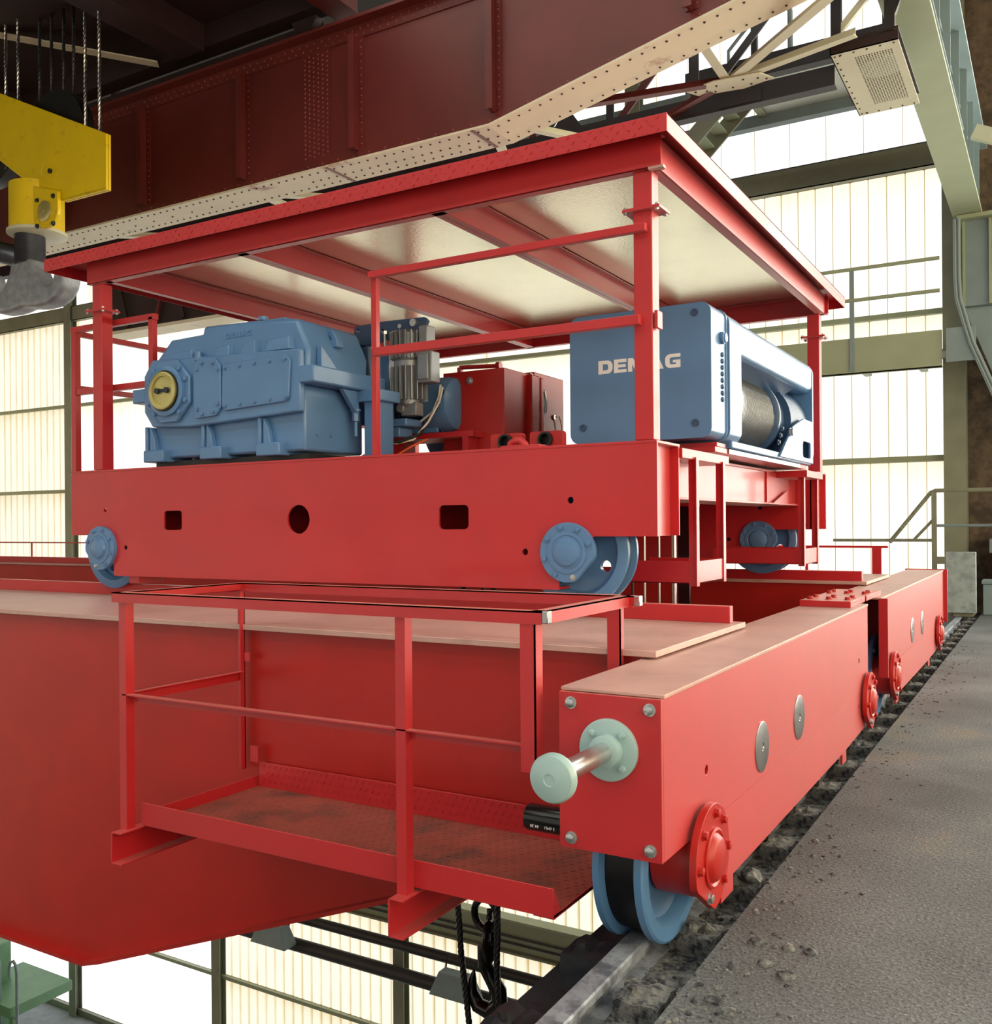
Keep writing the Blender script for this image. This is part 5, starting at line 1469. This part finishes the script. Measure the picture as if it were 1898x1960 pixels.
for x in (-1.98, -1.45):
    part('hanger', G().box(x - 0.05, x + 0.05, 10.5, 10.6, bz + 0.1, 9.0), DARK, t)
part('hanger_brace', G().bar((-1.45, 10.55, 6.75), (-1.2, 10.55, 7.4), 0.06, 0.06), DARK, t)
part('hanger_brace', G().bar((-1.45, 10.55, 7.3), (-1.98, 10.55, 6.75), 0.05, 0.07), CREAMP, t)

t = thing('upper_landing', 'pale grey sheet landing under the roof near the far wall', 'landing', (-3.6, 17.4, 9.2))
part('soffit', G().box(-4.6, -1.95, 16.4, 17.9, 9.2, 9.22), SOFFIT, t)
part('edge_beam', G().box(-5.6, -1.95, 16.2, 16.4, 9.15, 9.5), DARK, t)
part('edge_beam', G().box(-6.3, -1.95, 17.9, 18.1, 9.0, 9.22), GREENB, t)
part('end_beam', G().box(-4.75, -4.6, 16.2, 18.1, 9.15, 9.4), GREEND, t)
for x in (-5.5, -4.4, -2.3):
    part('hanger', G().box(x - 0.05, x + 0.05, 16.25, 16.35, 9.4, ZC), DARK, t)
t = thing('access_stair', 'dark olive stair flight slanting below the pale landing', 'stair', (-5.4, 16.8, 7.9))
for y in (16.3, 17.0):
    part('stringer', G().bar((-4.62, y, 9.2), (-5.95, y, 7.95), 0.04, 0.3, (0, 0, 1)), GREEND, t)
for i in range(6):
    f = i / 5
    part('tread', G().box(-4.75 - 1.15 * f - 0.12, -4.75 - 1.15 * f + 0.12, 16.32, 16.98, 9.05 - 1.08 * f, 9.08 - 1.08 * f), GREENG, t)
t = thing('landing_railing', 'thin dark tube railing with a rounded hoop near the roof', 'railing', (-4.2, 16.3, 9.5))
part('hoop', G().tube([(-4.4, 16.3, 9.5), (-4.4, 16.3, 10.15)] + [(-4.1 - 0.3 * math.cos(a), 16.3, 10.15 + 0.3 * math.sin(a)) for a in [math.pi * i / 8 for i in range(1, 8)]] + [(-3.8, 16.3, 10.15), (-3.8, 16.3, 9.5)], 0.045, 8), GREENB, t)
part('stay', G().tube([(-4.4, 16.3, 10.2), (-4.85, 16.3, 9.75), (-4.85, 16.3, 9.5)], 0.03, 8), GREENB, t)

# ================================================================== another old crane far behind, left
t = thing('distant_crane_girder', 'brown corrugated girder of a distant crane behind the gearbox', 'crane girder', (-16, 16.0, 6.4))
part('web', G().box(-20.9, -9.5, 16.0, 16.05, 6.5, 8.6), OXDARK, t)
part('flange', G().box(-20.9, -9.5, 15.75, 16.4, 6.42, 6.5), CREAM, t)
part('cladding', G().box(-17.6, -9.5, 15.9, 15.95, 6.75, 8.1), BRICK, t)
for i in range(9):
    x = -20.0 + i * 1.0
    part('diagonal', G().bar((x, 15.9, 6.6), (x + 0.5 * (1 if i % 2 else -1), 15.9, 8.2), 0.06, 0.1), OXIDE if i % 2 else OXDARK, t)
for x in (-20.7, -9.7):
    part('hanger', G().box(x - 0.1, x + 0.1, 16.06, 16.2, 8.4, ZC), OXDARK, t)

# ================================================================== things seen below the bridge
t = solo('heating_pipe', G().cyl((-30, 19.2, -9.62), (-6, 19.2, -9.62), 0.17, n=20), DARK, 'thicker lower black pipe running along the far wall below', 'pipe', 'black pipes along the lower far wall')
t = solo('heating_pipe', G().cyl((-30, 19.5, -9.05), (-6, 19.5, -9.05), 0.13, n=20), DARK, 'thinner upper black pipe running along the far wall below', 'pipe', 'black pipes along the lower far wall')
t = thing('lower_crane_beam', 'olive steel beam along the far wall behind the hanging hook', 'beam', (-15, 19.3, -8.6))
part('web', G().box(-24, -5, 19.6, 19.64, -8.5, -7.75), GREENG, t)
part('flange', G().box(-24, -5, 19.45, 19.8, -8.55, -8.5), GREEND, t)
part('flange', G().box(-24, -5, 19.45, 19.8, -7.8, -7.74), GREENG, t)
part('conductor', G().cyl((-24, 19.4, -8.1), (-5, 19.4, -8.1), 0.03, n=8), DARK, t)
part('conductor', G().cyl((-24, 19.4, -8.25), (-5, 19.4, -8.25), 0.03, n=8), DARK, t)
for i, x in enumerate((-18.1, -12.3)):
    t = thing('floodlight', ('grey floodlight clamped above the pipes, left of the platform bracket', 'grey floodlight clamped above the pipes, behind the black slings')[i], 'floodlight', (x, 18.8, -9.3), 'floodlights on the lower pipes')
    part('housing', G().add([(x - 0.62, 18.6, -9.55), (x + 0.62, 18.6, -9.55), (x + 0.62, 19.1, -9.55), (x - 0.62, 19.1, -9.55), (x - 0.4, 18.7, -9.0), (x + 0.4, 18.7, -9.0), (x + 0.4, 19.0, -9.0), (x - 0.4, 19.0, -9.0)],
         [(0, 3, 2, 1), (4, 5, 6, 7), (0, 1, 5, 4), (1, 2, 6, 5), (2, 3, 7, 6), (3, 0, 4, 7)]), GREENB, t, 0.02)
    part('yoke', G().tube([(x - 0.4, 19.0, -9.1), (x - 0.4, 19.1, -8.75), (x + 0.4, 19.1, -8.75), (x + 0.4, 19.0, -9.1)], 0.025, 6), OXDARK, t)
t = thing('green_machine', 'green machine body with railed platform at the lower left', 'machine', (-29, 16.5, ZF))
part('body', G().box(-35, -27.6, 14.8, 17.5, ZF, -11.0), MACHG, t, 0.03)
part('platform', G().box(-28.4, -25.95, 16.4, 18.4, -12.5, -12.2), MACHG, t, 0.01)
for x, y in ((-26.1, 16.6), (-28.0, 16.6)):
    part('platform_leg', G().box(x - 0.08, x + 0.08, y - 0.08, y + 0.08, ZF, -12.5), MACHG, t)
part('railing_post', G().box(-26.95, -26.87, 16.46, 16.54, -12.2, -11.42), YEL, t)
part('handrail', G().tube([(-28.3, 16.5, -11.7), (-26.91, 16.5, -11.42)], 0.035, 8), GREENB, t)
part('handrail', G().tube([(-28.3, 16.5, -12.06), (-26.91, 16.5, -11.82)], 0.045, 8), YEL, t)
def hooprail(x):
    return [(x - 0.37, 16.5, -11.38), (x - 0.37, 16.5, -11.13), (x - 0.29, 16.5, -10.93), (x - 0.16, 16.5, -10.87), (x - 0.05, 16.5, -10.96), (x, 16.5, -11.19), (x, 16.5, ZF)]
for x in (-26.6, -25.78):
    part('ladder_rail', G().tube(hooprail(x), 0.04, 8), GREENB, t)
for i in range(6):
    z = -12.5 - i * 0.34
    part('rung', G().cyl((-26.6, 16.5, z), (-25.78, 16.5, z), 0.025, n=8), GREENB, t)
